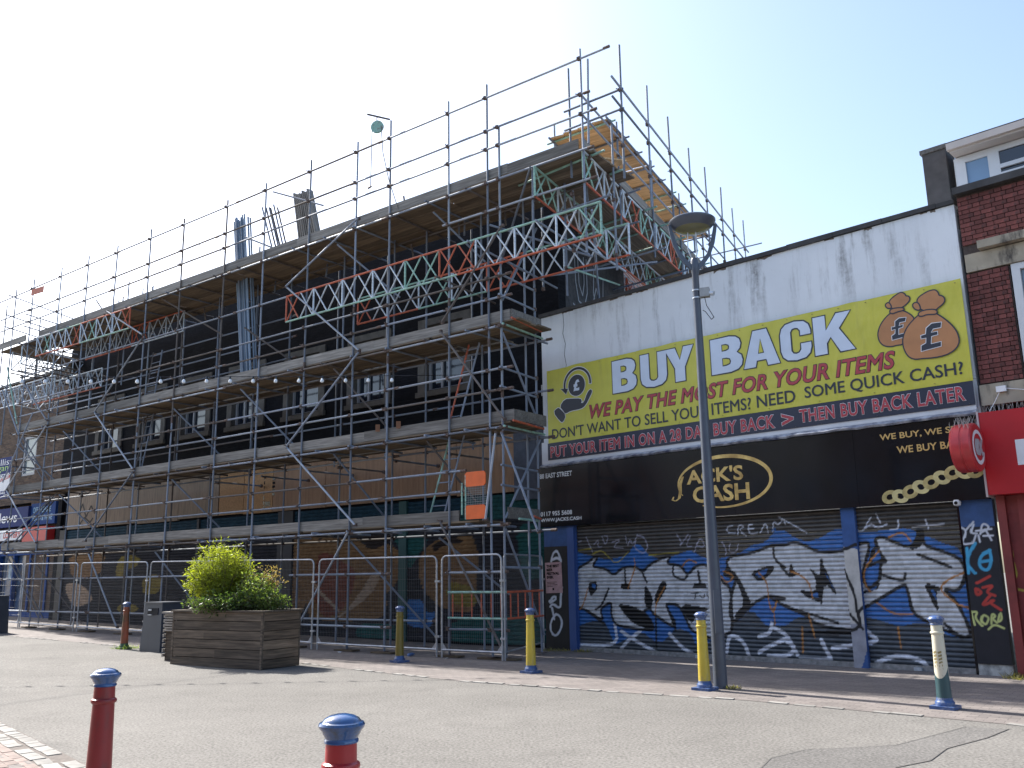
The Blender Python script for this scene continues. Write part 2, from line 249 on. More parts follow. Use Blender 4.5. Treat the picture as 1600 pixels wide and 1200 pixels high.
MURAL= [('br',0,[(-913,281),(-766,263),(-702,264),(-652,228),(-581,248),(-542,217),(-528,187),(-552,145),(-594,118),(-586,91),(-608,51),(-813,45),(-902,58)]),('dr',0,[(-871,255),(-823,271),(-862,267),(-884,247),(-905,209),(-908,183),(-883,220)]),('rd',0,[(-882,209),(-843,227),(-803,224),(-764,206),(-700,179),(-719,118),(-755,74),(-822,50),(-863,95),(-879,147)]),('sk',0,[(-635,176),(-603,178),(-634,129),(-681,94),(-738,71),(-758,57),(-800,45),(-767,62),(-730,82),(-690,118),(-666,146)]),('sk',0,[(-880,153),(-857,141),(-829,118),(-759,74),(-771,71),(-860,124)]),('dr',0,[(-694,272),(-574,267),(-581,251),(-652,227)]),('te',0,[(-574,267),(-438,259),(-475,213),(-511,176),(-523,209),(-550,236)]),('br',0,[(-475,207),(-431,246),(-360,256),(-285,251),(-287,79),(-361,75),(-406,88),(-459,123),(-478,171)]),('dr',0,[(-435,238),(-360,256),(-326,240),(-388,236),(-424,217)]),('ol',0,[(-374,149),(-320,138),(-286,128),(-287,91),(-354,88),(-388,118)]),('bl',0,[(-551,81),(-510,105),(-466,105),(-445,69),(-416,80),(-437,31),(-510,42),(-547,60)]),('te',0,[(-696,42),(-585,44),(-532,34),(-531,8),(-699,6)]),('br',0,[(-2233,263),(-1966,262),(-1996,180),(-2194,171)]),('sk',0,[(-2237,154),(-2169,160),(-2076,137),(-2025,93),(-2154,70),(-2219,115)]),('ol',0,[(-1902,184),(-1880,243),(-1810,249),(-1739,234),(-1774,204),(-1833,199),(-1849,168)]),('ol',0,[(-1875,73),(-1837,89),(-1758,84),(-1736,69),(-1783,53),(-1853,57)]),('ol',0,[(-1730,166),(-1656,186),(-1598,165),(-1630,120),(-1714,115)]),('br',0,[(-1026,294),(-833,290),(-902,64),(-985,80)]),('te',0,[(-366,63),(-68,74),(-70,6),(-367,-3)]),('te',0,[(-170,274),(-79,277),(-83,157),(-154,143)])]
# ---------------------------------------------------------------- ground
def asphalt(name, lo, hi, grain=70, patch=True, grit=True):
    t = NT(name); vec = t.coords('Object')
    n = t.noise(vec, grain, 3, .6); n2 = t.noise(vec, .35, 6, .6); n3 = t.noise(vec, 3.0, 5, .6)
    out = t.ramp(n, [(.3, lo), (.7, hi)])
    out = t.mix(1.0, out, t.ramp(n2, [(.3, g3(.84)), (.7, g3(1.1))]), 'MULTIPLY')
    out = t.mix(1.0, out, t.ramp(n3, [(.3, g3(.92)), (.7, g3(1.05))]), 'MULTIPLY')
    vo = t.new('ShaderNodeTexVoronoi'); vo.inputs['Scale'].default_value = 45; t.link(vec, vo.inputs['Vector'])
    out = t.mix(t.ramp(vo.outputs['Distance'], [(.07, g3(.55)), (.14, g3(0))]), out, (.5, .48, .44))
    v2 = t.new('ShaderNodeTexVoronoi'); v2.inputs['Scale'].default_value = 2.3; t.link(vec, v2.inputs['Vector'])
    out = t.mix(t.ramp(v2.outputs['Distance'], [(.045, g3(.45)), (.07, g3(0))]), out, (.05,.048,.045))      # trodden gum
    n4 = t.noise(vec, .9, 3, .5); out = t.mix(t.ramp(n4, [(.60, g3(0)), (.75, g3(.30))]), out, (.075,.07,.065))   # old oil and damp stains
    t.link(out, t.b.inputs['Base Color']); t.b.inputs['Roughness'].default_value = .95; t.b.inputs['Specular IOR Level'].default_value = .25
    t.bump(n, .5, .006)
    return t.m
M['asphalt'] = asphalt('worn_buff_asphalt', (.088, .083, .075), (.238, .226, .207), 34)
M['patch'] = asphalt('darker_asphalt_patch', (.075, .072, .067), (.20, .19, .178), 38)

us = [-220, -45] + [-44 + i for i in range(0, 43)] + [12, 220]
def uvz(u, v, dz=0.0):
    p = w2(OA, AA, u, v); return (p.x, p.y, gz_u(u) + dz)
def sheet(name, ulist, vlo, vhi, mat_, dz, kind='structure', nv=1):
    b = MB(); vs = []
    for u in ulist:
        a, c = vlo(u), vhi(u)
        for k in range(nv+1): vs.append(uvz(u, a + (c-a)*k/nv, dz))
    fs = []
    for i in range(len(ulist)-1):
        for k in range(nv): fs.append((i*(nv+1)+k, (i+1)*(nv+1)+k, (i+1)*(nv+1)+k+1, i*(nv+1)+k+1))
    b.add(vs, fs); return b.build(name, mat_, None, kind=kind)
sheet('road', us, lambda u: -220, lambda u: 220, M['asphalt'], 0.0)
def interp(x, pts):
    if x <= pts[0][0]: return pts[0][1]
    for (a, b), (c, d) in zip(pts, pts[1:]):
        if x <= c: return b + (d-b)*(x-a)/(c-a)
    return pts[-1][1]
KERB = [(-45,-2.0), (-12,-2.12), (-3,-2.33), (-1,-2.72), (1.5,-3.08), (4,-3.05), (6,-2.9), (8.6,-3.18), (14,-3.9)]
kerb = lambda u: interp(u, KERB)
t = NT('street_block_paving'); vec = t.coords('Object'); mp = t.new('ShaderNodeMapping'); mp.inputs['Rotation'].default_value = (0,0,R(AA)); t.link(vec, mp.inputs[0])
b = t.new('ShaderNodeTexBrick'); t.link(mp.outputs[0], b.inputs['Vector']); b.inputs['Scale'].default_value = 1
for k_, v_ in (('Brick Width', .2), ('Row Height', .1), ('Mortar Size', .004), ('Mortar Smooth', .3)): b.inputs[k_].default_value = v_
b.inputs['Color1'].default_value = (.165,.143,.131,1); b.inputs['Color2'].default_value = (.22,.19,.173,1); b.inputs['Mortar'].default_value = (.09,.08,.072,1)
n = t.noise(vec, .9, 6, .65); n2 = t.noise(vec, 40, 4)
out = t.mix(1.0, b.outputs[0], t.ramp(n, [(.3, g3(.75)), (.7, g3(1.12))]), 'MULTIPLY'); out = t.mix(1.0, out, t.ramp(n2, [(.3, g3(.85)), (.7, g3(1.1))]), 'MULTIPLY')
t.link(out, t.b.inputs['Base Color']); t.b.inputs['Roughness'].default_value = .9
inv = t.new('ShaderNodeMath', operation='SUBTRACT'); inv.inputs[0].default_value = 1; t.link(b.outputs['Fac'], inv.inputs[1]); t.bump(inv.outputs[0], .6, .006)
M['paving'] = t.m
pus = [-45 + i*.75 for i in range(0, 79)]
pavement = sheet('pavement', pus, kerb, lambda u: 5.0, M['paving'], 0.004)
# pale setts along the edge of the pavement
M['sett'] = mat('pale_stone_sett', (.27,.257,.235), .85, .3, 5, island=.3, bump=.3)
sett_meshes = []
for k in range(4):
    l, w = .20 + .05*k, .11
    pts = [(-l/2+random.uniform(0,.02), -w/2+random.uniform(0,.015)), (l/2-random.uniform(0,.02), -w/2+random.uniform(0,.015)), (l/2-random.uniform(0,.02), w/2-random.uniform(0,.015)), (-l/2+random.uniform(0,.02), w/2-random.uniform(0,.015))]
    me = MB().slab(pts, -.03, .012).mesh('sett'); me.materials.append(M['sett']); sett_meshes.append(me)
u = -17.5
while u < 9.5:
    k = random.randrange(4); l = .24 + .05*k
    if random.random() < .74:
        o = obj('sett', sett_meshes[k], None, pavement); p = uvz(u, kerb(u)+.02); d = kerb(u+.2)-kerb(u-.2)
        o.location = (p[0], p[1], p[2] + random.uniform(-.006, .002)); o.rotation_euler = (0, 0, -R(AA) + math.atan2(d, .4) + random.uniform(-.04, .04))
    u += l + random.uniform(.01, .05)
# brick paving on this side of the street, edged with two rows of pale setts
E0 = Vector((-6.11, 11.14, 0)); E1 = Vector((-3.80, 8.44, 0)); ed = (E1-E0).normalized(); en = Vector((ed.y, -ed.x, 0))
if en.dot(Vector((-1,-1,0))) < 0: en = -en
NW = MB(); q0 = E0 - ed*14; q1 = E1 + ed*14
poly = [q0, q1, q1 + en*9, q0 + en*9]
def strip(b, w0, w1, dz, n=56):
    vs = []
    for i in range(n+1):
        c = E0 - ed*14 + ed*(28+(E1-E0).length)*i/n
        for ww in (w0, w1): p = c + en*ww; vs.append((p.x, p.y, gz(p.x, p.y)+dz))
    b.add(vs, [(2*i, 2*i+1, 2*i+3, 2*i+2) for i in range(n)])
strip(NW, 0, 9, .004)
near_pav = NW.build('near_pavement', mat('sand_bed', (.13,.11,.095), .95, .3, 20), None, kind='structure')
M['paver'] = mat('pink_clay_paver', (.25,.19,.165), .9, .22, 7, island=.22, bump=.25)
pv = MB().box(-.097,.097,-.047,.047,-.03,.012).mesh('paver'); pv.materials.append(M['paver'])
ang = math.atan2(ed.y, ed.x)
near_setts = []
for k in range(4):
    l, w = .16 + .04*k, .15
    pts = [(-l/2+random.uniform(0,.02), -w/2+random.uniform(0,.02)), (l/2-random.uniform(0,.02), -w/2+random.uniform(0,.02)), (l/2-random.uniform(0,.02), w/2-random.uniform(0,.02)), (-l/2+random.uniform(0,.02), w/2-random.uniform(0,.02))]
    me = MB().slab(pts, -.03, .012).mesh('sett'); me.materials.append(M['sett']); near_setts.append(me)
for row in range(2):
    s_ = -.6
    while s_ < 8.5:
        k = random.randrange(4); l = .16 + .04*k; c = E0 + ed*(s_ + l/2) + en*(.09 + row*.17)
        if random.random() < .93:
            o = obj('sett', near_setts[k], None, near_pav); o.location = (c.x, c.y, gz(c.x, c.y) + random.uniform(-.004, .003)); o.rotation_euler = (0,0,ang + random.uniform(-.07,.07))
        s_ += l + random.uniform(.002, .015)
cnt = 0
for r_ in range(2, 15):
    for c_ in range(0, 48):
        p = E0 + ed*(c_*.2 + (r_ % 2)*.1 + 1.2) + en*(.34 + (r_-2)*.1 + .05)
        # only the corner that can be seen
        if p.y < 7.9 or p.y > 11 or cnt > 290 or p.x < -.575*p.y - .25: continue
        o = obj('paver', pv, None, near_pav); o.location = (p.x, p.y, gz(p.x,p.y) + random.uniform(-.005,.003)); o.rotation_euler = (random.uniform(-.02,.02),0,ang + random.uniform(-.02,.02)); cnt += 1
b = MB(); strip(b, .34, 9, .0075)
M['paving_b'] = M['paving'].copy(); b.build('brick_paving', M['paving_b'], near_pav)
# darker reinstated strip in the asphalt
b = MB(); pa = [(1.2,6.6),(2.02,7.93),(2.2,8.3),(2.62,8.66),(3.1,8.72),(3.5,8.8),(4.1,9.3),(4.6,9.72),(4.95,9.55),(4.5,9.1),(3.88,8.61),(3.5,8.1),(3.1,7.85),(2.3,6.4)]
b.add([(x, y, .003) for x, y in pa], [tuple(range(len(pa)-1, -1, -1))]); b.build('asphalt_patch', M['patch'], None, kind='structure')
jn = MB(); M['joint'] = flat('patch_joint_tar', (.10,.095,.088), .9)
for line in (pa[:8], pa[8:]):
    for (x0,y0),(x1,y1) in zip(line, line[1:]):
        d = Vector((x1-x0, y1-y0)).normalized()*(.006 if line is pa[:8] else .0045); jn.add([(x0-d.y,y0+d.x,.006),(x0+d.y,y0-d.x,.006),(x1+d.y,y1-d.x,.006),(x1-d.y,y1+d.x,.006)], [(0,1,2,3)])
jn.build('patch_joint', M['joint'], bpy.data.objects['asphalt_patch'])

# ---------------------------------------------------------------- painting on slatted shutters
PC = dict(b=(.03,.13,.38), w=(.60,.63,.70), g=(.50,.52,.55), k=(.008,.008,.01), o=(.42,.18,.04), v=(.34,.34,.42), y=(.42,.36,.05), c=(.05,.35,.60), r=(.45,.04,.03), l=(.55,.60,.22),
          br=(.20,.115,.055), dr=(.03,.022,.02), rd=(.17,.06,.04), sk=(.34,.25,.18), te=(.018,.085,.08), ol=(.22,.17,.04), bl=(.04,.14,.36))
class Canvas:
    def __init__(s, x0, x1, z0, z1, res, base):
        s.x0, s.z0, s.res = x0, z0, res; s.w = int((x1-x0)/res)+1; s.h = int((z1-z0)/res)+1
        s.a = np.zeros((s.h, s.w, 3)); s.a[:] = base
    def region(s, pts, m):
        P = np.array(pts, float); i0 = max(0, int((P[:,0].min()-m-s.x0)/s.res)); i1 = min(s.w, int((P[:,0].max()+m-s.x0)/s.res)+2)
        j0 = max(0, int((P[:,1].min()-m-s.z0)/s.res)); j1 = min(s.h, int((P[:,1].max()+m-s.z0)/s.res)+2)
        X, Z = np.meshgrid(s.x0+np.arange(i0,i1)*s.res, s.z0+np.arange(j0,j1)*s.res); return P, i0, i1, j0, j1, X, Z
    def poly(s, pts, c, soft=1.0):
        P, i0, i1, j0, j1, X, Z = s.region(pts, 0)
        if X.size == 0: return
        ins = np.zeros(X.shape, bool); n = len(P)
        for i in range(n):
            x1, z1 = P[i]; x2, z2 = P[(i+1) % n]
            if z1 == z2: continue
            c_ = ((z1 > Z) != (z2 > Z)) & (X < (x2-x1)*(Z-z1)/(z2-z1)+x1); ins ^= c_
        sub = s.a[j0:j1, i0:i1]; sub[ins] = sub[ins]*(1-soft) + np.array(c)*soft
    def stroke(s, pts, w, c):
        P, i0, i1, j0, j1, X, Z = s.region(pts, w)
        if X.size == 0: return
        d = np.full(X.shape, 9.)
        for (x1,z1),(x2,z2) in zip(P, P[1:]):
            L = (x2-x1)**2+(z2-z1)**2+1e-9; t_ = np.clip(((X-x1)*(x2-x1)+(Z-z1)*(z2-z1))/L, 0, 1)
            d = np.minimum(d, np.hypot(X-x1-t_*(x2-x1), Z-z1-t_*(z2-z1)))
        al = np.clip((w/2-d)/s.res+.5, 0, 1)[..., None]; s.a[j0:j1, i0:i1] = s.a[j0:j1, i0:i1]*(1-al) + np.array(c)*al
    def run(s, ops):
        for c, w, pts in ops:
            pts = [(x/100, z/100) for x, z in pts]
            closed = pts[0] == pts[-1]
            for _ in range(2 if w else 1):          # spray lines have no hard corners
                if w and not closed:
                    q = [pts[0]]
                    for a_, b_ in zip(pts, pts[1:]): q += [(a_[0]*.75+b_[0]*.25, a_[1]*.75+b_[1]*.25), (a_[0]*.25+b_[0]*.75, a_[1]*.25+b_[1]*.75)]
                    pts = q + [pts[-1]]
                else:
                    r_ = pts[:-1] if closed else pts; q = []
                    for i_ in range(len(r_)):
                        a_, b_ = r_[i_], r_[(i_+1) % len(r_)]; f_ = .2; q += [(a_[0]*(1-f_)+b_[0]*f_, a_[1]*(1-f_)+b_[1]*f_), (a_[0]*f_+b_[0]*(1-f_), a_[1]*f_+b_[1]*(1-f_))]
                    pts = q + [q[0]] if closed else q
            if w: s.stroke(pts, w, PC[c])
            else: s.poly(pts, PC[c])
    def at(s, x, z):
        i = np.clip(((x-s.x0)/s.res).round().astype(int), 0, s.w-1); j = np.clip(((z-s.z0)/s.res).round().astype(int), 0, s.h-1); return s.a[j, i]
def painted(name, V, F, C, mat_, parent, kind=None):
    me = bpy.data.meshes.new(name); me.from_pydata(V.tolist(), [], F.tolist()); me.update()
    ca = me.color_attributes.new('paint', 'FLOAT_COLOR', 'POINT'); ca.data.foreach_set('color', np.c_[C, np.ones(len(C))].astype(np.float32).ravel())
    me.polygons.foreach_set('use_smooth', [True]*len(me.polygons))
    return obj(name, me, mat_, parent, kind)
def slat_arrays(x0, x1, z, h, v, cv, dx, depth=.016, grime=0.0):
    xs = np.arange(x0, x1+dx, dx); xs[-1] = x1
    prof = np.array([(0,.006),(.08,0),(.3,-depth),(.6,-depth*1.05),(.9,-.002),(1.0,.006)])
    V = np.array([(x, v+d, z+f*h) for f, d in prof for x in xs]); n = len(xs)
    F = np.array([(k*n+i, k*n+i+1, (k+1)*n+i+1, (k+1)*n+i) for k in range(len(prof)-1) for i in range(n-1)])
    C = cv.at(V[:,0], V[:,2]); return V, F, C
M['slat_paint'] = vcol_mat('painted_shutter_slats', .42, .15)
M['wall_paint'] = vcol_mat('painted_wall_print', .7)
M['mural_paint'] = vcol_mat('matt_mural_paint', .8); M['mural_paint'].node_tree.nodes['Principled BSDF'].inputs['Specular IOR Level'].default_value = .15
def painted_panel(name, x0, x1, z0, z1, v, cv, parent, dx=.012, thick=.03, mat_=None):
    xs = np.linspace(x0, x1, int((x1-x0)/dx)+2); zs = np.linspace(z0, z1, int((z1-z0)/dx)+2)
    V = np.array([(x, v, z) for z in zs for x in xs]); n = len(xs)
    F = [(k*n+i, k*n+i+1, (k+1)*n+i+1, (k+1)*n+i) for k in range(len(zs)-1) for i in range(n-1)]
    C = cv.at(V[:,0], V[:,2]); m_ = len(V)
    V = np.vstack([V, [(x0,v+thick,z0),(x1,v+thick,z0),(x1,v+thick,z1),(x0,v+thick,z1)]]); C = np.vstack([C, np.tile(C[0],(4,1))]); a = len(zs)-1
    F += [(m_+1,m_,m_+3,m_+2),(0,m_,m_+1,n-1),(a*n,a*n+n-1,m_+2,m_+3),(0,a*n,m_+3,m_),(n-1,m_+1,m_+2,a*n+n-1)]
    me = bpy.data.meshes.new(name); me.from_pydata(V.tolist(), [], F); me.update()
    ca = me.color_attributes.new('paint', 'FLOAT_COLOR', 'POINT'); ca.data.foreach_set('color', np.c_[C, np.ones(len(C))].astype(np.float32).ravel())
    return obj(name, me, mat_ or M['wall_paint'], parent)

# ---------------------------------------------------------------- lettering
_tc = {}
def text_mesh(s, offset=0, shear=0, space=1.0, res=3):
    cu = bpy.data.curves.new('lettering', 'FONT'); cu.body = s; cu.bevel_depth = offset; cu.bevel_resolution = 1; cu.fill_mode = 'BOTH' if offset else 'BOTH'; cu.shear = shear; cu.space_character = space; cu.resolution_u = res; pass
    o = bpy.data.objects.new('lettering', cu); col.objects.link(o); bpy.context.view_layer.update()
    me = bpy.data.meshes.new_from_object(o.evaluated_get(bpy.context.evaluated_depsgraph_get())); bpy.data.objects.remove(o); bpy.data.curves.remove(cu)
    n = len(me.vertices); a = np.zeros(n*3); me.vertices.foreach_get('co', a); return me, a.reshape(-1,3)
def lettering(s, x0, x1, z0, z1, v, m, parent, bold=0.0, shear=0, outline=None, space=1.0, yaxis=False, name='lettering', rise=0.0):
    """fit s into the rectangle; outline = (extra width, material); letters are thin flat print"""
    me, a = text_mesh(s, bold, shear, space); lo, hi = a.min(0), a.max(0); sx = (x1-x0)/(hi[0]-lo[0]); sz = (z1-z0)/(hi[1]-lo[1])
    def place(me, a, vv, m, nm):
        out = np.empty_like(a); out[:,0] = x0+(a[:,0]-lo[0])*sx; out[:,1] = vv - a[:,2]*.001; out[:,2] = z0+(a[:,1]-lo[1])*sz + rise*(a[:,0]-lo[0])/(hi[0]-lo[0])
        me.vertices.foreach_set('co', out.ravel()); me.update()
        # the font faces +z; after mapping it must face -y
        me.name = nm; me.materials.clear()
        return obj(nm, me, m, parent)
    if outline:
        m2, a2 = text_mesh(s, bold+outline[0], shear, space); place(m2, a2, v, outline[1], name+'_outline')
    return place(me, a, v-.0025, m, name)
def cast(name, pts, v, m, parent, thick=.003): return MB().prism(pts, v-thick, v).build(name, m, parent)
def ring(name, cx, cz, rx, rz, w, v, m, parent, a0=0, a1=360, n=48, thick=.003, taper=None):
    b = MB(); vs = []
    for i in range(n+1):
        a = R(a0+(a1-a0)*i/n); ww = w if taper is None else w*(taper + (1-taper)*math.sin(math.pi*i/n))
        for k in (-.5, .5):
            vs.append((cx+(rx+k*ww)*math.cos(a), v-thick, cz+(rz+k*ww)*math.sin(a)))
    fs = [(2*i, 2*i+1, 2*i+3, 2*i+2) for i in range(n)]; b.add(vs, fs)
    return b.build(name, m, parent)
# ---------------------------------------------------------------- the black painted building behind the scaffold
W_ = 2.6
bld = thing('black_building', 'long black painted brick building wrapped in scaffolding, with a row of pale framed upper windows', 'building', OA, -AA)
UL = -23.0; UR = -.3
wins = [(-20.8,-19.2), (-18.07,-16.5), (-15.57,-13.95), (-12.85,-11.2), (-10.1,-8.5), (-7.35,-5.85), (-4.65,-3.07)]
b = MB(); b.box(UL, UR, W_, W_+.3, 5.1, 6.3); b.box(UL, UR, W_, W_+.3, 8.18, 10.5)
e = [UL] + [x for w in wins for x in w] + [UR]
for i in range(0, len(e), 2): b.box(e[i], e[i+1], W_, W_+.3, 6.3, 8.18)
b.box(UL, UR, W_+.12, W_+.4, 0, 5.1)
b.build('wall', M['black_brick'], bld)
b = MB(); b.box(UL-.05, UR+.05, W_-.05, W_+.35, 10.5, 10.58); b.build('coping', mat('dark_coping', (.05,.05,.055), .8), bld)
# side wall, running back over the neighbouring roof, tagged with a white loop
ds = Vector((-.158, .987)).normalized()
t = NT('weathered_side_wall'); n = t.noise(t.coords('Object', (1,1,.5)), 1.6, 6, .7); n2 = t.noise(t.coords('Object'), 7, 5, .7)
out = t.ramp(n, [(.35, (.018,.02,.025)), (.62, (.06,.06,.065)), (.75, (.16,.12,.10))]); out = t.mix(1.0, out, t.ramp(n2, [(.3, g3(.5)), (.7, g3(1.3))]), 'MULTIPLY')
t.link(out, t.b.inputs['Base Color']); t.b.inputs['Roughness'].default_value = .9; t.bump(n2, .6, .02); M['sidewall'] = t.m
b = MB(); P0 = Vector((UR, W_+.31)); L = 4.0; nrm = Vector((ds.y, -ds.x))
q = [P0, P0+ds*L, P0+ds*L-nrm*.3, P0-nrm*.3]; b.slab([(p.x, p.y) for p in q], 0, 10.48); b.build('side_wall', M['sidewall'], bld)
gm = flat('chalk_white_paint', (.30,.32,.36), .8)
b = MB()
for cs in ([(.55,9.5),(.6,8.6),(.75,8.15),(1.1,8.1),(1.3,8.5),(1.3,9.4)], [(.75,9.4),(.8,8.6),(1.0,8.35),(1.12,8.7),(1.12,9.4)], [(.4,8.0),(1.0,7.85),(1.5,8.05),(1.9,8.8),(2.3,8.2),(2.4,9.2)], [(1.8,9.4),(1.7,8.6),(2.0,8.1),(2.9,8.3)]):
    for (s0,z0),(s1,z1) in zip(cs, cs[1:]):
        a_ = P0+ds*s0+nrm*.012; c_ = P0+ds*s1+nrm*.012; d = Vector((s1-s0, z1-z0)).normalized()*.022
        b.add([(a_.x-ds.x*d.y, a_.y-ds.y*d.y, z0+d.x), (a_.x+ds.x*d.y, a_.y+ds.y*d.y, z0-d.x), (c_.x+ds.x*d.y, c_.y+ds.y*d.y, z1-d.x), (c_.x-ds.x*d.y, c_.y-ds.y*d.y, z1+d.x)], [(0,1,2,3)])
b.build('graffiti_tag', gm, bld)
b = MB(); b.box(UL-.28, UL-.002, W_, W_+8, 0, 10.5); b.build('end_wall', M['black_brick'], bld)
b = MB(); b.box(UL, UR-1.5, W_+.45, W_+7.5, 9.5, 9.7); b.build('roof', mat('felt_roof', (.05,.05,.05), .9), bld)
M['surround'] = mat('grimy_cream_surround', (.105,.098,.088), .8, .3, 5); M['upvc'] = flat('white_upvc', (.30,.31,.33), .5)
M['glass_dark'] = mat('dark_window_glass', (.012,.018,.03), .06, .3, 2, spec=.8)
for wi, (x0, x1) in enumerate(wins):
    b = MB(); b.box(x0-.1, x0+.14, W_-.05, W_+.12, 6.2, 8.2); b.box(x1-.14, x1+.1, W_-.05, W_+.12, 6.2, 8.2); b.box(x0+.14, x1-.14, W_-.05, W_+.12, 8.02, 8.2)
    win = b.build('window', M['surround'], bld)
    MB().box(x0-.14, x1+.14, W_-.1, W_+.15, 6.12, 6.26).build('sill', M['surround'], win)
    f = MB(); a0, a1 = x0+.16, x1-.16
    for bx in ((a0, a0+.07, 6.27, 8.0), (a1-.07, a1, 6.27, 8.0), (a0+.07, a1-.07, 6.27, 6.34), (a0+.07, a1-.07, 7.93, 8.0), (a0+.42, a0+.48, 6.34, 7.93)): f.box(bx[0], bx[1], W_+.1, W_+.16, bx[2], bx[3])
    f.build('frame', M['upvc'], win)
    MB().box(a0, a1, W_+.17, W_+.19, 6.27, 8.0).build('pane', M['glass_dark'], win)
# hoarding above the shutters
hx = [(-22.6,-20.3,'ply3'),(-20.28,-17.8,'ply3'),(-17.78,-15.4,'ply3'),(-15.38,-13.25,'ply3'),(-13.19,-11.98,'ply2'),(-11.96,-10.6,'ply2'),(-10.58,-8.3,'ply'),(-8.28,-5.9,'ply'),(-5.88,-3.5,'ply'),(-3.48,-1.7,'ply')]
for x0, x1, k in hx:
    z0 = 3.52 + random.uniform(-.02,.03)
    MB().box(x0, x1, W_+.02, W_+.1, z0, 5.09).build('hoarding_sheet', M[k], bld)
MB().box(-1.68, -.32, W_-.02, W_+.1, 3.3, 5.09).build('grey_pilaster', mat('blue_grey_render', (.07,.08,.105), .8), bld)
lettering('plywood', -10.95, -10.7, 3.62, 3.9, W_+.018, M['black'], bld, bold=.03)
b = MB()
for k_ in range(9): b.box(-11.02+.0*k_, -10.98, W_+.016, W_+.019, 3.6+.15*k_, 3.7+.15*k_)
for k_ in range(5): b.box(-10.62, -10.5, W_+.016, W_+.019, 4.0+.11*k_, 4.07+.11*k_)
b.build('stencil_print', M['black'], bld, kind='stuff')
b = MB(); M['tagblack'] = flat('black_spray', (.03,.025,.025), .8)
for cs in ([(-21.9,4.7),(-21.6,4.9),(-21.2,4.75),(-20.8,4.95),(-20.5,4.85)], [(-21.8,4.0),(-21.5,4.4),(-21.2,3.9),(-20.9,4.3),(-20.6,4.0)], [(-21.7,3.6),(-21.3,3.9),(-20.9,3.7),(-20.7,3.85)]):
    for (s0,z0),(s1,z1) in zip(cs, cs[1:]):
        d = Vector((s1-s0, z1-z0)).normalized()*.03; b.add([(s0-d.y,W_+.014,z0+d.x),(s0+d.y,W_+.014,z0-d.x),(s1+d.y,W_+.014,z1-d.x),(s1-d.y,W_+.014,z1+d.x)], [(0,1,2,3)])
b.build('spray_tag', M['tagblack'], bld, kind='stuff')
# mural shutters
cv = Canvas(-22.6, -.3, 0, 3.5, .03, (.026,.026,.032))
cv.poly([(-22.6,2.9),(-.3,2.9),(-.3,3.5),(-22.6,3.5)], (.018,.05,.075)); cv.poly([(-3.4,2.9),(-.3,2.9),(-.3,3.5),(-3.4,3.5)], (.02,.075,.075)); cv.run(MURAL)
cv.a *= (0.8 + .4*rng.random(cv.a.shape[:2]+(1,)))
cuts = [(-22.5,-18.4), (-18.25,-14.3), (-14.15,-10.3), (-9.6,-5.45), (-5.15,-.9)]
for x0, x1 in cuts:
    Vs, Fs, Cs = [], [], []; o_ = 0; z = .05
    while z < 3.42:
        V, F, C = slat_arrays(x0, x1, z, .095, W_+.06, cv, .06, .018); Vs.append(V); Fs.append(F+o_); Cs.append(C); o_ += len(V); z += .095
    painted('roller_shutter', np.vstack(Vs), np.vstack(Fs), np.vstack(Cs), M['mural_paint'], bld, 'stuff')
for x0, x1, c in ((-10.28,-9.62,(.025,.025,.03)), (-5.43,-5.17,(.02,.075,.075)), (-14.28,-14.17,(.03,.03,.035)), (-18.38,-18.27,(.03,.03,.035)), (-22.98,-22.52,(.04,.035,.03)), (-.88,-.32,(.03,.03,.035))):
    MB().box(x0, x1, W_, W_+.11, 0, 3.5).build('shutter_pier', flat('pier_paint', c, .7), bld)
sg = tag(MB().box(-.1,.1,-.012,0,-.13,.13).build('notice_plate', flat('white_notice', (.55,.56,.56), .5)), 'small white notice plate on the black wall beside the yellow banner', 'sign'); sg.location = w2(OA, AA, -.74, W_-.012, 5.8); sg.rotation_euler = (0,0,-R(AA))
lettering('31\n40mm', -.07,.07,-.08,.08,-.014, M['black'], sg, bold=.02)

# orange tiled roof glimpsed behind
tile = tag(MB().build('tiled_roof', None) if False else bpy.data.objects.new('tiled_roof_house', None), 'low house behind with an orange tiled roof, glimpsed under the scaffold', 'house'); col.objects.link(tile); tile.location = w2(OA, AA, 0, 0); tile.rotation_euler = (0,0,-R(AA))
t = NT('orange_pantiles'); wv = t.new('ShaderNodeTexWave'); wv.inputs['Scale'].default_value = 1.0; wv.bands_direction = 'Z'; wv.inputs['Distortion'].default_value = .3
t.link(t.coords('Object', (1,1,3.2)), wv.inputs['Vector']); n = t.noise(t.coords('Object'), 6)
out = t.mix(1.0, t.ramp(wv.outputs[0], [(.1, (.18,.06,.03)), (.4, (.42,.16,.08))]), t.ramp(n, [(.3, g3(.7)), (.7, g3(1.1))]), 'MULTIPLY'); t.link(out, t.b.inputs['Base Color']); t.bump(wv.outputs[0], .8, .03)
b = MB(); q = [(-.9,6.95,7.0), (-1.15,7.0,9.7), (-1.15,7.05,10.75), (-2.1,10.5,10.6), (-2.3,13.0,8.6), (-1.2,12.5,7.0)]
q2 = [(x-2.5, y-.3, z) for x, y, z in q]; n_ = len(q)
b.add(q+q2, [tuple(range(n_)), tuple(range(2*n_-1, n_-1, -1))] + [((i+1)%n_, i, i+n_, (i+1)%n_+n_) for i in range(n_)]); b.build('roof', t.m, tile)
b = MB(); b.box(-5,-1.6,7.5,12,0,7.0); b.build('wall', mat('old_render', (.3,.27,.24), .9), tile)

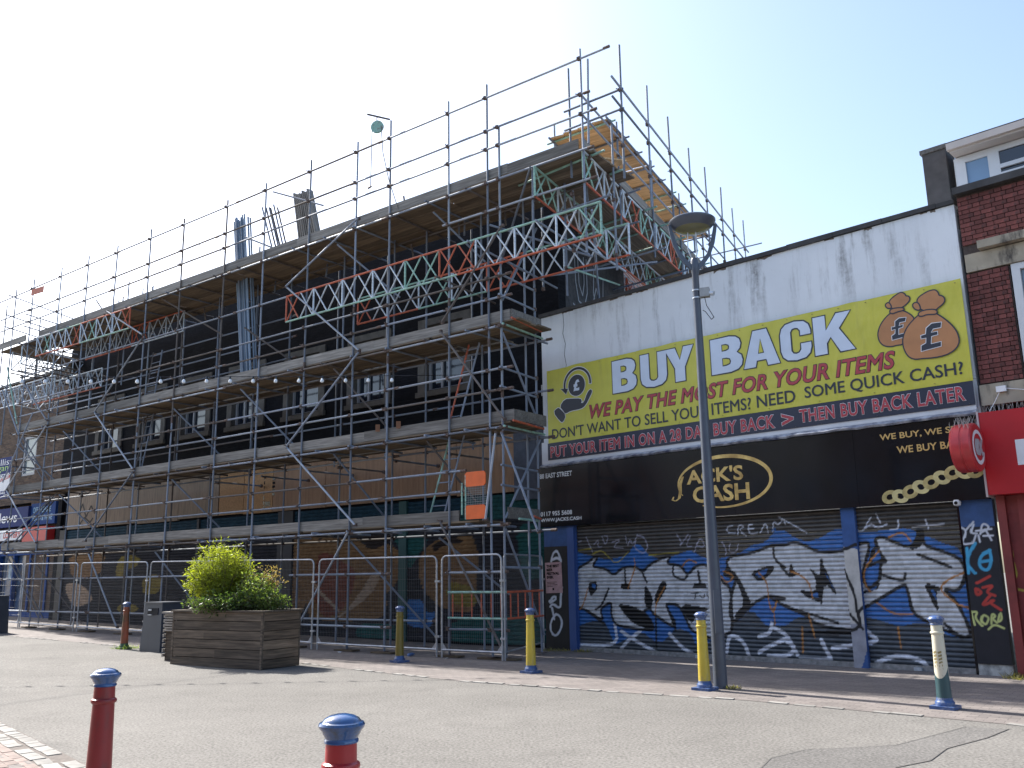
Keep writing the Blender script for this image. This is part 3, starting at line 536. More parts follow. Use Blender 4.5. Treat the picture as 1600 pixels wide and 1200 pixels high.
# ---------------------------------------------------------------- brown brick building at the left with its newsagent shopfront
lb = thing('brown_brick_building', 'flat roofed brown brick building with a blue newsagent shopfront, left of the scaffold', 'building', OA, -AA)
VB = 3.2; M['brown_brick'] = brick_mat('brown_stock_brick', (.085,.05,.035), (.20,.125,.08), (.12,.105,.09), msize=.018, bumpk=.9)
b = MB(); b.box(-60, -27.9, VB, VB+8, 4.8, 10.05); b.box(-27.9, -26.75, VB, VB+8, 4.8, 5.95); b.box(-27.9, -26.75, VB, VB+8, 7.6, 10.05); b.box(-26.75, -23.3, VB, VB+8, 0, 10.05)
b.box(-60, -26.75, VB+.4, VB+8, 0, 4.8); b.build('wall', M['brown_brick'], lb)
MB().box(-60, -23.3, VB-.06, VB+8.1, 10.05, 10.15).build('coping', mat('stone_coping', (.12,.115,.105), .9), lb)
b = MB(); b.box(-27.9,-27.78,VB+.02,VB+.1,5.95,7.6); b.box(-26.87,-26.75,VB+.02,VB+.1,5.95,7.6); b.box(-27.78,-26.87,VB+.02,VB+.1,7.5,7.6); b.box(-27.78,-26.87,VB+.02,VB+.1,5.95,6.05); b.box(-27.78,-26.87,VB+.02,VB+.1,6.6,6.68)
w_ = b.build('window', M['upvc'], lb); MB().box(-27.8,-26.85,VB+.08,VB+.1,6.0,7.55).build('pane', mat('net_curtain_glass', (.22,.26,.27), .15, .2, 3), w_)
M['navy'] = flat('navy_sign', (.025,.04,.15), .7, .2); M['white'] = flat('white_print', (.75,.76,.78), .5); M['cobalt'] = flat('cobalt_paint', (.02,.065,.22), .75, .2)
f = MB().box(-33,-26.3,VB-.3,VB+.02,3.85,4.62).build('fascia', M['navy'], lb)
lettering('A1 News', -30.6, -27.2, 4.02, 4.45, VB-.303, M['white'], f, bold=.01)
f = MB().box(-26.28,-24.3,VB-.2,VB-.02,3.85,4.7).build('fascia', M['cobalt'], lb)
lettering('OFF LICENCE\nFOOD & WINE', -26.1,-24.5,4.0,4.55,VB-.203, flat('pale_blue_print', (.2,.4,.6), .5), f, bold=.02)
f = MB().box(-33,-26.4,VB-.42,VB-.1,3.3,3.72).build('awning_board', M['white'], lb)
M['redp'] = flat('red_print', (.50,.03,.03), .5)
lettering('NEWS & MAGAZINES   LOTTERY', -31.5,-26.5,3.38,3.62,VB-.423, M['redp'], f, bold=.04)
MB().box(-26.38,-24.4,VB-.4,VB-.1,3.2,3.75).build('red_awning_end', M['redp'], lb)
b = MB()
for x in (-32,-30.5,-29,-27.7,-26.3,-24.9): b.box(x-.06,x+.06,VB-.05,VB+.1,0,3.2)
b.box(-33,-24.3,VB-.04,VB+.08,2.7,3.2); b.box(-33,-24.3,VB-.04,VB+.08,.0,.5); b.build('shopfront_frame', M['cobalt'], lb)
MB().box(-33,-24.3,VB+.12,VB+.14,.5,2.7).build('pane', mat('poster_filled_glass', (.06,.10,.17), .2, .9, 2.2, c2=(.01,.02,.04)), lb)
po = MB(); 
for x, z, s_ in ((-28.4,1.7,.5),(-27.2,1.0,.45),(-25.8,1.8,.5),(-25.4,.9,.4),(-29.6,1.1,.6)): po.box(x,x+s_,VB+.1,VB+.118,z,z+s_*1.3)
po.build('window_poster', mat('faded_posters', (.35,.42,.45), .6, .8, 4, c2=(.08,.14,.22)), lb)
eb = thing('estate_agent_board', 'white and navy estate agent auction board fixed to the brown brick wall above the newsagent', 'sign', w2(OA, AA, -25.95, 1.5, 5.57), -AA)
MB().box(-.95,.95,0,.03,-.8,.8).build('panel', M['white'], eb)
MB().box(-.95,.95,-.004,0,.16,.8).build('navy_band', M['navy'], eb); MB().box(-.95,.95,-.004,0,-.8,-.5).build('navy_band', M['navy'], eb)
lettering('hollis', -.7,.78,.5,.74,-.005, M['white'], eb); lettering('organ', -.72,.75,.2,.45,-.005, flat('lime_print', (.35,.62,.12), .5), eb)
MB().prism([(-.95,-.28),(.95,-.02),(.95,.1),(-.95,-.16)], -.004, 0).build('red_band', M['redp'], eb)
lettering('ON', .1,.6,.02,.14,-.005, M['navy'], eb); lettering('AUCTION', -.1,.85,-.13,-.03,-.0065, M['white'], eb, bold=.03, rise=.11)
lettering('973 6565', -.5,.7,-.62,-.52,-.006, M['white'], eb, bold=.03); lettering('.co.uk', .0,.75,-.76,-.67,-.006, M['white'], eb, bold=.03)
MB().box(-.04,.04,.03,1.75,-.75,-.7).box(-.04,.04,.03,1.75,.5,.55).build('wall_bracket', M['pipe'], eb)

# ---------------------------------------------------------------- the white shop with the yellow banner
shop = thing('white_rendered_shop', 'white rendered shop with black fascia and graffiti covered roller shutters, right of the scaffold', 'shop', OB, -AB)
t = NT('stained_white_render'); vec = t.coords('Object'); n = t.noise(vec, .9, 6, .6); st = t.noise(t.coords('Object', (2.0,1,.22)), 1.5, 6, .72); lo_ = t.noise(t.coords('Object', (.55,1,.4)), 1.0, 3, .5); n3 = t.noise(vec, 9, 6, .7); grain = t.noise(vec, 60, 4)
sp = t.new('ShaderNodeSeparateXYZ'); t.link(t.new('ShaderNodeTexCoord').outputs['Object'], sp.inputs[0])
top = t.new('ShaderNodeMapRange'); top.inputs[1].default_value = 5.6; top.inputs[2].default_value = 7.5; t.link(sp.outputs[2], top.inputs[0])
out = t.ramp(n, [(.3, (.66,.69,.72)), (.7, (.76,.79,.82))])
ms = t.new('ShaderNodeMath', operation='MULTIPLY'); t.link(t.ramp(st, [(.50, g3(0)), (.64, g3(1))]), ms.inputs[0]); t.link(top.outputs[0], ms.inputs[1])
m0 = t.new('ShaderNodeMath', operation='MULTIPLY'); t.link(ms.outputs[0], m0.inputs[0]); t.link(t.ramp(lo_, [(.44, g3(.08)), (.62, g3(1))]), m0.inputs[1]); m2 = t.new('ShaderNodeMath', operation='MULTIPLY'); t.link(m0.outputs[0], m2.inputs[0]); t.link(t.ramp(n3, [(.35, g3(.3)), (.6, g3(1))]), m2.inputs[1])
out = t.mix(m2.outputs[0], out, (.13,.125,.12)); out = t.mix(t.ramp(n3, [(.62, g3(0)), (.74, g3(.45))]), out, (.45,.45,.45))
t.link(out, t.b.inputs['Base Color']); t.b.inputs['Roughness'].default_value = .85; t.bump(grain, .25, .006); M['render'] = t.m
S0, S1 = -.86, 8.37
b = MB(); b.box(S0, S1, 0, .1, 4.55, 7.5); b.box(S0, S1, 0.02, .1, 2.7, 4.55); b.build('wall', M['render'], shop)
fp = [(-.3,.11), (S1,.11), (S1,9.5), (-1.9,9.5)]; MB().slab(fp, 2.7, 7.1).build('building_body', M['render'], shop)
M['leadcap'] = mat('dark_weathered_coping', (.045,.045,.048), .75, .4, 3, bump=.5)
b = MB(); x = S0-.04
while x < S1+.0:
    l = min(.9, S1+.02-x); b.box(x, x+l-.006, -.045, .3, 7.505+random.uniform(-.008,.008), 7.585+random.uniform(-.012,.012)); x += .9
b.build('coping', M['leadcap'], shop)
# spalled render under the coping
sp_ = MB(); x = -.2
while x < 8.3:
    w = random.uniform(.06,.32); h = random.uniform(.02,.075)*(1.3 if 1.5<x<7 else .7)
    pts = [(x,7.499),(x+w,7.499)] + [(x+w*(1-k/4), 7.499-h*random.uniform(.3,1)) for k in range(0,5)]
    if random.random() < .55: sp_.prism(pts, -.004, 0)
    x += w*random.uniform(.8,2.6)
sp_.build('spalled_render', mat('bare_render_patch', (.16,.13,.11), .95, .5, 20), shop, kind='stuff')
cr = MB(); pts = [(-.18,7.48),(-.16,7.2),(-.20,7.0),(-.13,6.75),(-.17,6.5),(-.12,6.25),(-.14,6.18)]
for (x0,z0),(x1,z1) in zip(pts, pts[1:]): cr.prism([(x0-.006,z0),(x0+.006,z0),(x1+.004,z1),(x1-.006,z1)], -.003, 0)
cr.build('crack', flat('crack_dark', (.08,.075,.07), .9), shop)
# white sign board behind the lower banner and dented flashing over the fascia
M['signwhite'] = flat('white_sign_board', (.62,.64,.67), .45)
MB().box(S0+.02, S1-.02, -.1, -.002, 4.03, 4.53).build('sign_board', M['signwhite'], shop)
b = MB(); x = S0; zz = 4.0
pv_ = (-.18, 3.955)
while x < S1-.02:
    l = random.uniform(.12,.3); nx = min(x+l, S1); d0 = random.uniform(-.02,.02); h0 = random.uniform(-.012,.012)
    b.add([(x,-.1,4.028),(nx,-.1,4.028),(nx,-.19+d0,3.975+h0),(x,pv_[0],pv_[1]+.02),(x,pv_[0]+.02,pv_[1]-.01),(nx,-.17+d0,3.945+h0)], [(3,2,1,0),(4,5,2,3)]); pv_ = (-.19+d0, 3.955+h0); x = nx
b.build('flashing', mat('dented_aluminium_flashing', (.5,.53,.58), .35, .5, 6, metal=.6, c2=(.08,.1,.18)), shop)
fas = MB().box(-.97, 4.0, -.13, -.002, 2.63, 3.945).box(4.004, 6.35, -.13, -.002, 2.63, 3.945).box(6.354, 8.37, -.13, -.002, 2.63, 3.945).build('fascia', M['black'], shop)
VF = -.132
M['gold'] = mat('gold_print', (.66,.47,.16), .35, .35, 5, metal=.25, c2=(.42,.26,.08)); M['palegold'] = mat('pale_gold_print', (.70,.62,.30), .35, .2, 5, metal=.2)
M['yellowtxt'] = flat('amber_print', (.62,.40,.13), .5)
lettering('88 EAST STREET', -.89,.06,3.71,3.82,VF, M['white'], fas, bold=.02)
lettering('0117 955 5608', -.89,.03,2.87,2.97,VF, M['white'], fas, bold=.02); lettering('WWW.JACKS.CASH', -.89,.29,2.72,2.82,VF, M['white'], fas, bold=.02)
lettering("ACK'S", 2.98,4.22,3.27,3.56,VF, M['gold'], fas, bold=.03); lettering('CASH', 3.1,4.33,2.9,3.22,VF, M['gold'], fas, bold=.03)
ring('ellipse_band', 3.78,3.27,1.0,.48,.075,VF, M['gold'], fas, -118, 205, 64, taper=.25)
hook = MB(); pts = [(2.87,3.08),(2.85,3.2),(2.8,3.28)]
hk = [(2.66,3.06,.03),(2.63,3.0,.05),(2.70,2.97,.05),(2.79,3.02,.06),(2.82,3.14,.07),(2.83,3.3,.07),(2.9,3.44,.05)]
vs = []
for x, z, w in hk: vs += [(x-w/2, VF-.003, z), (x+w/2, VF-.003, z)]
hook.add(vs, [(2*i, 2*i+1, 2*i+3, 2*i+2) for i in range(len(hk)-1)]); hook.build('letter_hook', M['gold'], fas)
lettering('WE BUY, WE SELL', 6.81,8.2,3.69,3.81,VF, M['yellowtxt'], fas, bold=.02); lettering('WE BUY BACK', 7.07,8.2,3.46,3.58,VF, M['yellowtxt'], fas, bold=.02)
# gold chain print
for i in range(9):
    cx = 6.88+.17*i; cz = 2.70+.062*i if i < 7 else 3.07
    if cz-.12 < 2.63: cz = 2.76
    a = -20 if i % 2 else 20
    b = MB(); vs = []
    for k in range(25):
        th = 2*math.pi*k/24; ca, sa = math.cos(th), math.sin(th)
        for rr in (.05,.12):
            ex, ez = rr*1.15*ca, rr*.9*sa; vs.append((cx+ex*math.cos(R(a))-ez*math.sin(R(a)), VF-.003-.0006*i, max(2.635, cz+ex*math.sin(R(a))+ez*math.cos(R(a)))))
    b.add(vs, [(2*k,2*k+1,2*k+3,2*k+2) for k in range(24)]); b.build('chain_link_print', M['palegold'] if i % 2 else mat('chain_gold', (.55,.46,.2), .3, .3, 8, metal=.3), fas)

# roller shutters
cs_ = Canvas(0, 7.9, 0, 2.7, .011, (.062,.058,.055))
for z in range(cs_.h):
    zz = z*.011; k_ = min(1, max(0, (zz-.9)/1.0)); cs_.a[z] = (1-k_)*np.array((.055,.068,.085)) + k_*np.array((.062,.056,.05))
cs_.run(SHUT)
ns = rng.random((cs_.h//6+2, cs_.w//9+2)); ns = np.kron(ns, np.ones((6,9)))[:cs_.h,:cs_.w]; cs_.a *= (.86+.26*ns)[...,None]
M['bottom_rail'] = mat('scuffed_bottom_rail', (.26,.26,.26), .6, .4, 12, metal=.2)
M['blue_paint'] = flat('worn_blue_paint_post', (.03,.075,.235), .6)
for x0, x1 in ((0.0, 5.99), (6.2, 7.88)):
    z = .09; sh = None
    rail = MB().box(x0+.02, x1-.02, .0, .04, .005, .088); sh = rail.build('roller_shutter', M['bottom_rail'], shop)
    while z < 2.62:
        V, F, C = slat_arrays(x0+.01, x1-.01, z, .074, .03, cs_, .0125); painted('slat', V, F, C, M['slat_paint'], sh); z += .0745
    MB().box(x0-.01, x0+.02, -.02, .07, 0, 2.63).build('guide_rail', M['blue_paint'], sh); MB().box(x1-.02, x1+.01, -.02, .07, 0, 2.63).build('guide_rail', M['blue_paint'] if x1 < 7 else M['black'], sh)
    MB().box((x0+x1)/2-.1, (x0+x1)/2+.02, -.05, 0, .01, .06).build('lock', M['silver'], sh)
cvp = Canvas(5.95, 6.25, 0, 2.7, .012, (.03,.09,.27)); cvp.poly([(5.9,.72),(6.3,.68),(6.3,1.93),(5.9,1.98)], (.50,.49,.47)); cvp.poly([(5.9,.0),(6.1,.0),(6.3,.5),(6.3,.72),(5.9,.72)], (.30,.31,.36)); cvp.poly([(6.12,0),(6.3,0),(6.3,.45)], (.03,.09,.27)); cvp.run([o for o in SHUT if o[1] and o[0]=='k'])
painted_panel('centre_post', 5.975, 6.215, 0, 2.63, -.05, cvp, shop, .015, .1)
MB().box(-.2, -.012, -.06, .1, 0, 2.63).build('blue_post', M['blue_paint'], shop)
cvl = Canvas(-.92, -.2, 0, 2.7, .012, (.012,.011,.012)); cvl.poly([(-.92,2.2),(-.2,2.2),(-.2,2.7),(-.92,2.7)], (.03,.08,.22)); cvl.run(TAGL)
painted_panel('pilaster', -.9, -.203, 0, 2.63, -.03, cvl, shop, .014, .12)
cvr = Canvas(7.88, 9.2, 0, 2.7, .012, (.010,.011,.018)); cvr.poly([(7.88,2.22),(8.42,2.22),(8.42,2.7),(7.88,2.7)], (.03,.08,.22)); cvr.run(TAGR)
painted_panel('pilaster', 7.9, 8.385, .17, 2.63, -.04, cvr, shop, .012, .14)
MB().box(7.9, 8.385, -.02, .1, 0, .168).build('plinth', mat('chalky_plinth', (.38,.39,.38), .9, .5, 9), shop)
po = tag(MB().box(-.24,.24,-.004,0,-.33,.33).build('poster', mat('faded_pink_poster', (.48,.30,.31), .7, .25, 6)), 'faded pink beer festival poster pasted on the black pilaster left of the shutters', 'poster'); po.location = w2(OB, AB, -.63, -.036, 1.53); po.rotation_euler = (0,R(-1.5),-R(AB))
for i_, s_ in enumerate(('THE BEST', 'BEER', 'FESTIVAL', 'EVER.')): lettering(s_, -.2, (.17,-.02,.17,.0)[i_], .22-.08*i_, .28-.08*i_, -.005, M['black'], po, bold=.05)
pr = MB()
for k_ in range(4): pr.box(-.2, (.08,.02,.1,-.04)[k_], -.0055, -.0045, -.1-.03*k_, -.09-.03*k_)
pr.box(-.05,.0,-.0055,-.0045,-.27,-.22); pr.build('small_print', M['black'], po)
dc = thing('dome_camera', 'small white ball security camera under the end of the black fascia', 'camera', w2(OB, AB, 7.9, -.1, 2.6), -AB)
MB().lathe([(.001,.05),(.05,.045),(.06,0),(.05,-.04),(.001,-.055)], 14).build('housing', M['white'], dc, True); MB().tube((0,-.05,0),(0,-.075,-.01),.025,10).build('lens', M['black'], dc)

# the banner
ban = thing('yellow_banner', 'long yellow vinyl banner reading BUY BACK across the white shop wall', 'banner', w2(OB, AB, 0, 0), -AB)
t = NT('yellow_vinyl'); n = t.noise(t.coords('Object', (1,1,1.8)), 1.3, 4, .5); nd = t.noise(t.coords('Object', (4,1,.4)), 1.5, 6, .7); t.link(t.mix(t.ramp(nd, [(.56, g3(0)), (.75, g3(.35))]), t.ramp(n, [(.3, (.52,.49,.050)), (.7, (.60,.56,.065))]), (.33,.30,.07)), t.b.inputs['Base Color']); t.b.inputs['Roughness'].default_value = .38
n2 = t.noise(t.coords('Object', (1.1,1,.6)), 2.4, 3, .5); t.bump(n2, .45, .09); M['vinyl'] = t.m
def sheet_banner(name, x0, x1, zlo, zhi, v, m):
    nx, nz = 90, 12; V = []
    for j in range(nz+1):
        for i in range(nx+1):
            x = x0+(x1-x0)*i/nx; z = zlo(x)+(zhi(x)-zlo(x))*j/nz; V.append((x, v, z))
    F = [(j*(nx+1)+i, j*(nx+1)+i+1, (j+1)*(nx+1)+i+1, (j+1)*(nx+1)+i) for j in range(nz) for i in range(nx)]
    k = len(V); V += [(x0,v+.012,zlo(x0)),(x1,v+.012,zlo(x1)),(x1,v+.012,zhi(x1)),(x0,v+.012,zhi(x0))]; F += [(k+1,k,k+3,k+2)]
    return MB().add(V, F).build(name, m, ban, True)
sheet_banner('yellow_sheet', -.62, 8.36, lambda x: 4.495, lambda x: 6.17+.012*math.sin(x*3.1)+.01*math.sin(x*7), -.115, M['vinyl'])
M['bannavy'] = flat('dark_navy_vinyl', (.022,.027,.05), .4)
sheet_banner('navy_sheet', -.64, 8.35, lambda x: 4.11, lambda x: 4.492, -.118, M['bannavy'])
VN = -.12
M['ban_white'] = flat('pale_blue_white_print', (.60,.68,.80), .45); M['ban_red'] = flat('banner_red_print', (.42,.05,.065), .45); M['ban_dk'] = flat('banner_dark_print', (.025,.03,.045), .45)
lettering('WE PAY THE MOST FOR YOUR ITEMS', .6,7.2,4.90,5.20,VN, M['ban_red'], ban, bold=.02, shear=.22, outline=(.025, M['ban_dk']), space=1.05)
lettering("DON'T WANT TO SELL YOUR ITEMS?", -.5,4.48,4.57,4.81,VN, M['ban_dk'], ban, bold=.01); lettering('NEED', 4.6,5.37,4.58,4.81,VN, M['ban_dk'], ban, bold=.01); lettering('SOME QUICK CASH?', 5.55,8.24,4.58,4.83,VN, M['ban_dk'], ban, bold=.012)
lettering('PUT YOUR ITEM IN ON A 28 DAY BUY BACK', -.56,4.93,4.16,4.41,VN-.002, M['ban_red'], ban, bold=.028, outline=(.022, M['white']), space=1.1)
lettering('>', 5.07,5.3,4.18,4.4,VN-.002, M['ban_red'], ban, bold=.03, outline=(.02, M['white'])); lettering('THEN BUY BACK LATER', 5.42,8.22,4.19,4.43,VN-.002, M['ban_red'], ban, bold=.028, outline=(.022, M['white']), space=1.1)
BIG = [('B', 1.26, 1.89), ('U', 2.0, 2.65), ('Y', 2.62, 3.3), ('B', 3.69, 4.37), ('A', 4.39, 5.13), ('C', 5.17, 5.76), ('K', 5.82, 6.55)]
GL = {'B': [(0,0),(.62,0),(.85,.05),(.97,.15),(1,.28),(.97,.42),(.83,.525),(.93,.62),(.97,.75),(.93,.88),(.82,.96),(.62,1),(0,1)], 'U': [(0,1),(0,.28),(.05,.12),(.2,.02),(.5,-.02),(.8,.02),(.95,.12),(1,.28),(1,1),(.67,1),(.67,.25),(.61,.18),(.5,.155),(.39,.18),(.33,.25),(.33,1)],
 'Y': [(0,1),(.36,1),(.52,.62),(.66,1),(1,1),(.68,.40),(.68,0),(.34,0),(.34,.40)], 'A': [(0,0),(.33,0),(.37,.17),(.64,.17),(.68,0),(1,0),(.69,1),(.31,1)],
 'C': [(1,.62),(.67,.62),(.67,.75),(.6,.83),(.5,.85),(.4,.83),(.34,.75),(.34,.25),(.4,.17),(.5,.15),(.6,.17),(.67,.25),(.67,.40),(1,.40),(1,.28),(.94,.12),(.8,.02),(.5,-.02),(.2,.02),(.06,.12),(0,.28),(0,.72),(.06,.88),(.2,.98),(.5,1.02),(.8,.98),(.94,.88),(1,.72)],
 'K': [(0,0),(.31,0),(.31,.27),(.42,.42),(.64,0),(1,0),(.64,.60),(.95,1),(.60,1),(.31,.6),(.31,1),(0,1)]}
HO = {'B': [[(.36,.61),(.36,.81),(.5,.81),(.59,.77),(.61,.71),(.59,.64),(.5,.61)], [(.36,.19),(.36,.42),(.5,.42),(.61,.38),(.64,.30),(.61,.22),(.5,.19)]], 'A': [[(.42,.35),(.59,.35),(.505,.76)]]}
def big_letters():
    for ch, x0, x1 in BIG:
        f = lambda P: [(x0+(x1-x0)*a, 5.355+.70*b_) for a, b_ in P]
        cast('letter_outline', grow(f(GL[ch]), .028), VN, M['ban_dk'], ban, .001); cast('letter', f(GL[ch]), VN-.002, M['ban_white'], ban, .001)
        for h_ in HO.get(ch, []): cast('letter_outline', f(h_), VN-.004, M['ban_dk'], ban, .001); cast('letter_counter', grow(f(h_), -.026), VN-.006, M['vinyl'], ban, .001)
M['bag'] = mat('bag_tan_print', (.46,.21,.085), .5, .12, 3)
def grow(pts, d):
    cx = sum(p[0] for p in pts)/len(pts); cz = sum(p[1] for p in pts)/len(pts)
    n = len(pts); out = []
    ar = sum(pts[i][0]*pts[(i+1)%n][1]-pts[(i+1)%n][0]*pts[i][1] for i in range(n)); sgn = 1 if ar > 0 else -1
    for i in range(n):
        a = Vector(pts[i-1]); b_ = Vector(pts[i]); c = Vector(pts[(i+1)%n]); e1 = (b_-a).normalized(); e2 = (c-b_).normalized()
        nn = Vector((e1.y+e2.y, -(e1.x+e2.x)))
        if nn.length > 1e-6: nn.normalize()
        out.append((b_.x+nn.x*d*sgn, b_.y+nn.y*d*sgn))
    return out
def smooth_poly(pts, it=2):
    for _ in range(it):
        q = []
        for i in range(len(pts)):
            a, c = pts[i], pts[(i+1)%len(pts)]; q += [(a[0]*.75+c[0]*.25, a[1]*.75+c[1]*.25), (a[0]*.25+c[0]*.75, a[1]*.25+c[1]*.75)]
        pts = q
    return pts
big_letters()
v = VN-.001
order = {'n2': 0, 'P2': 1, 'n1': 2, 'P1': 3}
for c, w, pts in sorted(BAGS, key=lambda o: order[o[0]]):
    pts = [(x/100, z/100) for x, z in pts]
    if c[0] == 'n':
        pts = smooth_poly(pts); cast('bag_outline', grow(pts, .022), v, M['ban_dk'], ban, .0006); cast('bag_print', pts, v-.0009, M['bag'], ban, .0006); v -= .0018
    else:
        cast('pound_outline', grow(pts, .014), v, M['white'], ban, .0006); cast('pound_print', pts, v-.0009, M['ban_dk'], ban, .0006); v -= .0018
for c, w, pts in HAND[:2]:
    pts = smooth_poly([(x/100, z/100) for x, z in pts], 1); cast('hand_outline', grow(pts, .014), VN, M['white'], ban, .0008); cast('hand_print', pts, VN-.001, M['ban_dk'], ban, .0008)
ring('arrow_outline', .28,5.72,.37,.36,.085,VN, M['white'], ban, -8, 200); ring('arrow_print', .28,5.72,.37,.36,.055,VN-.0015, M['ban_dk'], ban, -6, 200)
cast('arrow_outline', grow([(-.21,5.69),(.01,5.66),(-.05,5.54)], .014), VN, M['white'], ban); cast('arrow_print', [(-.21,5.69),(.01,5.66),(-.05,5.54)], VN-.0015, M['ban_dk'], ban)
cp = [(.26+.24*math.cos(a_*.2618), 5.70+.24*math.sin(a_*.2618)) for a_ in range(24)]
cast('coin_outline', grow(cp, .014), VN, M['white'], ban); cast('coin_print', cp, VN-.0015, M['ban_dk'], ban); lettering('£', .17,.35,5.57,5.83,VN-.005, M['ban_white'], ban, bold=.05)
b = MB()
for k_ in range(19):
    for z in ((6.13, 4.53, 4.13) if k_ % 2 else (6.13, 4.13)): b.lathe([(.012,0),(.012,.004)], 8, (-.55+.49*k_, -.122, z))
b.build('eyelet', flat('dull_eyelet', (.15,.13,.1), .6), ban, kind='stuff')

# ---------------------------------------------------------------- red brick terrace at the right
tb = thing('red_brick_terrace', 'red brick building with stone lintel, dormer and chimney at the right end of the street', 'building', OB, -AB)
M['mortar'] = mat('dark_mortar', (.07,.055,.05), .95, .3, 30); M['rbrick'] = mat('red_facing_brick', (.17,.052,.045), .85, .3, 12, island=.4, bump=.3, dirt=((.04,.03,.03), 5))
X0 = 8.42
b = MB(); b.box(X0, 9.06, .02, .3, 4.42, 6.27); b.box(X0, 10.6, .02, .3, 6.56, 7.62); b.box(10.6, 14, .02, .3, 2.6, 7.62); b.box(9.06, 10.6, .02, .3, 2.6, 4.42); b.box(X0,14,.3,9,2.6,7.5); b.build('wall', M['mortar'], tb)
bm_s = []
for L_ in (.215, .1025):
    me = MB().box(0, L_, -.012, .03, 0, .065).mesh('brick'); me.materials.append(M['rbrick']); bm_s.append(me)
def course(x0, x1, z, off):
    x = x0; k = 0
    while x < x1-.03:
        L_ = .1025 if (k % 2) else .215
        me = bm_s[0] if L_ > .2 else bm_s[1]; o = obj('brick', me, None, tb); sc = 1
        if k == 0 and off: L_ = .046; sc = .046/.1025; o.data = bm_s[1]
        if x+L_ > x1: sc = (x1-x)/(.215 if o.data == bm_s[0] else .1025)
        o.location = (x, random.uniform(0,.005), z); o.scale = (sc, 1, 1); o.rotation_euler = (0, random.uniform(-.006,.006), 0); x += L_+.01; k += 1
z = 4.44; k = 0
while z < 6.2: course(X0+.01, 9.04, z, k % 2); z += .076; k += 1
z = 6.75
while z < 7.56: course(X0+.01, 9.9, z, k % 2); z += .076; k += 1
M['stone'] = mat('stained_bath_stone', (.36,.32,.25), .9, .2, 3, dirt=((.08,.07,.06), 2.2, (2.5,1,.8)))
MB().box(X0+.02, 11, -.03, .04, 6.28, 6.58).build('lintel', M['stone'], tb); MB().box(8.68, 11, -.16, .04, 6.60, 6.73).build('hood_mould', M['stone'], tb)
MB().box(X0, 14, -.06, .04, 4.08, 4.41).build('string_course', M['stone'], tb)
wn_ = MB().box(9.08,9.2,.0,.1,4.43,6.27).box(9.2,10.5,.0,.1,6.17,6.27).box(9.2,10.5,.0,.1,5.35,5.43).box(9.2,10.5,.0,.1,4.43,4.5).box(9.75,9.83,.0,.1,4.5,6.17).build('window', flat('white_upvc_clean', (.6,.62,.64), .4), tb)
MB().box(9.15,10.5,.06,.08,4.45,6.2).build('pane', mat('blue_reflecting_glass', (.12,.17,.22), .05, .2, 1.5, spec=.8), wn_)
MB().box(X0-.02, 14, -.12, .3, 7.62, 7.74).build('parapet_gutter', M['leadcap'], tb)
MB().box(X0-.02, 14, .3, 1.4, 7.6, 7.7).build('flat_roof', M['leadcap'], tb)
b = MB(); b.box(7.66, 8.06, 1.0, 1.5, 7.2, 8.98); ch = b.build('chimney', mat('grey_rendered_chimney', (.085,.08,.08), .9, .25, 4, bump=.4), tb); MB().box(7.63,8.09,.97,1.53,8.98,9.06).build('chimney_cap', mat('rough_cap', (.13,.125,.12), .95, .4, 20), ch)
MB().box(8.0,8.4,1.55,2.2,7.3,8.75).build('rear_chimney', M['leadcap'], tb)
do = MB(); do.box(8.17, 8.23, 1.02, 3, 7.65, 8.72); dm = do.build('dormer', flat('white_cladding', (.58,.6,.62), .5), tb)
fr = MB(); fr.box(8.2,8.36,1.0,1.07,7.6,8.72); fr.box(8.36,8.72,1.0,1.07,8.6,8.72); fr.box(8.72,8.9,1.0,1.07,7.6,8.72); fr.box(8.9,12,1.0,1.07,8.62,8.72); fr.box(8.9,12,.98,1.07,8.3,8.37); fr.box(8.9,12,1.0,1.07,8.16,8.23); fr.build('window_frame', flat('white_upvc_frame', (.62,.64,.67), .35), dm)
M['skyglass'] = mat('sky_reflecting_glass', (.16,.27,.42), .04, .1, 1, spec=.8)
MB().box(8.36,8.72,1.03,1.05,7.6,8.6).box(8.9,12,1.03,1.05,7.6,8.16).build('pane', M['skyglass'], dm); MB().box(8.9,12,1.03,1.05,8.23,8.62).build('upper_pane', M['glass_dark'], dm)
MB().box(8.2,12,.74,3,8.74,8.80).box(8.17,12,.68,.78,8.78,8.9).build('eaves', flat('cream_eaves', (.52,.47,.44), .6), dm); MB().box(8.17,12,.7,3.1,8.902,8.93).build('roof_felt', M['leadcap'], dm)

# red shop under the terrace
rs = thing('red_shop', 'bright red shopfront with a deep fascia at the right edge, beside the tagged black pilaster', 'shop', OB, -AB)
M['redshop'] = mat('red_gloss_paint', (.46,.012,.018), .35, .12, 2); M['redmatt'] = mat('faded_red_paint', (.20,.03,.028), .6, .25, 3)
MB().box(8.44, 12, -.36, .02, 2.67, 3.93).build('fascia', M['redshop'], rs); MB().box(8.41,8.438,-.37,.02,2.64,3.95).build('fascia_end', flat('pale_edge_trim', (.5,.42,.42), .5), rs)
MB().box(8.9, 10, -.368, -.361, 3.08, 3.46).build('white_panel', M['white'], rs)
b = MB(); b.box(8.46,8.58,-.1,.1,0,2.665); b.box(8.582,8.75,-.04,.1,0,2.665); b.box(8.752,8.86,-.1,.1,0,2.665); b.box(8.862,12,.0,.1,0,2.665); b.build('pilaster', M['redmatt'], rs)
gy = Canvas(8.4, 9.3, 0, 2.7, .012, (.20,.03,.028)); gy.run(TAGR); painted_panel('tagged_panel', 8.59, 8.745, .2, 2.4, -.046, gy, rs, .012, .004)
ds_ = thing('round_projecting_sign', 'round red drum sign with white lettering projecting from the red fascia', 'sign', w2(OB, AB, 8.47, -.66, 3.37), -AB)
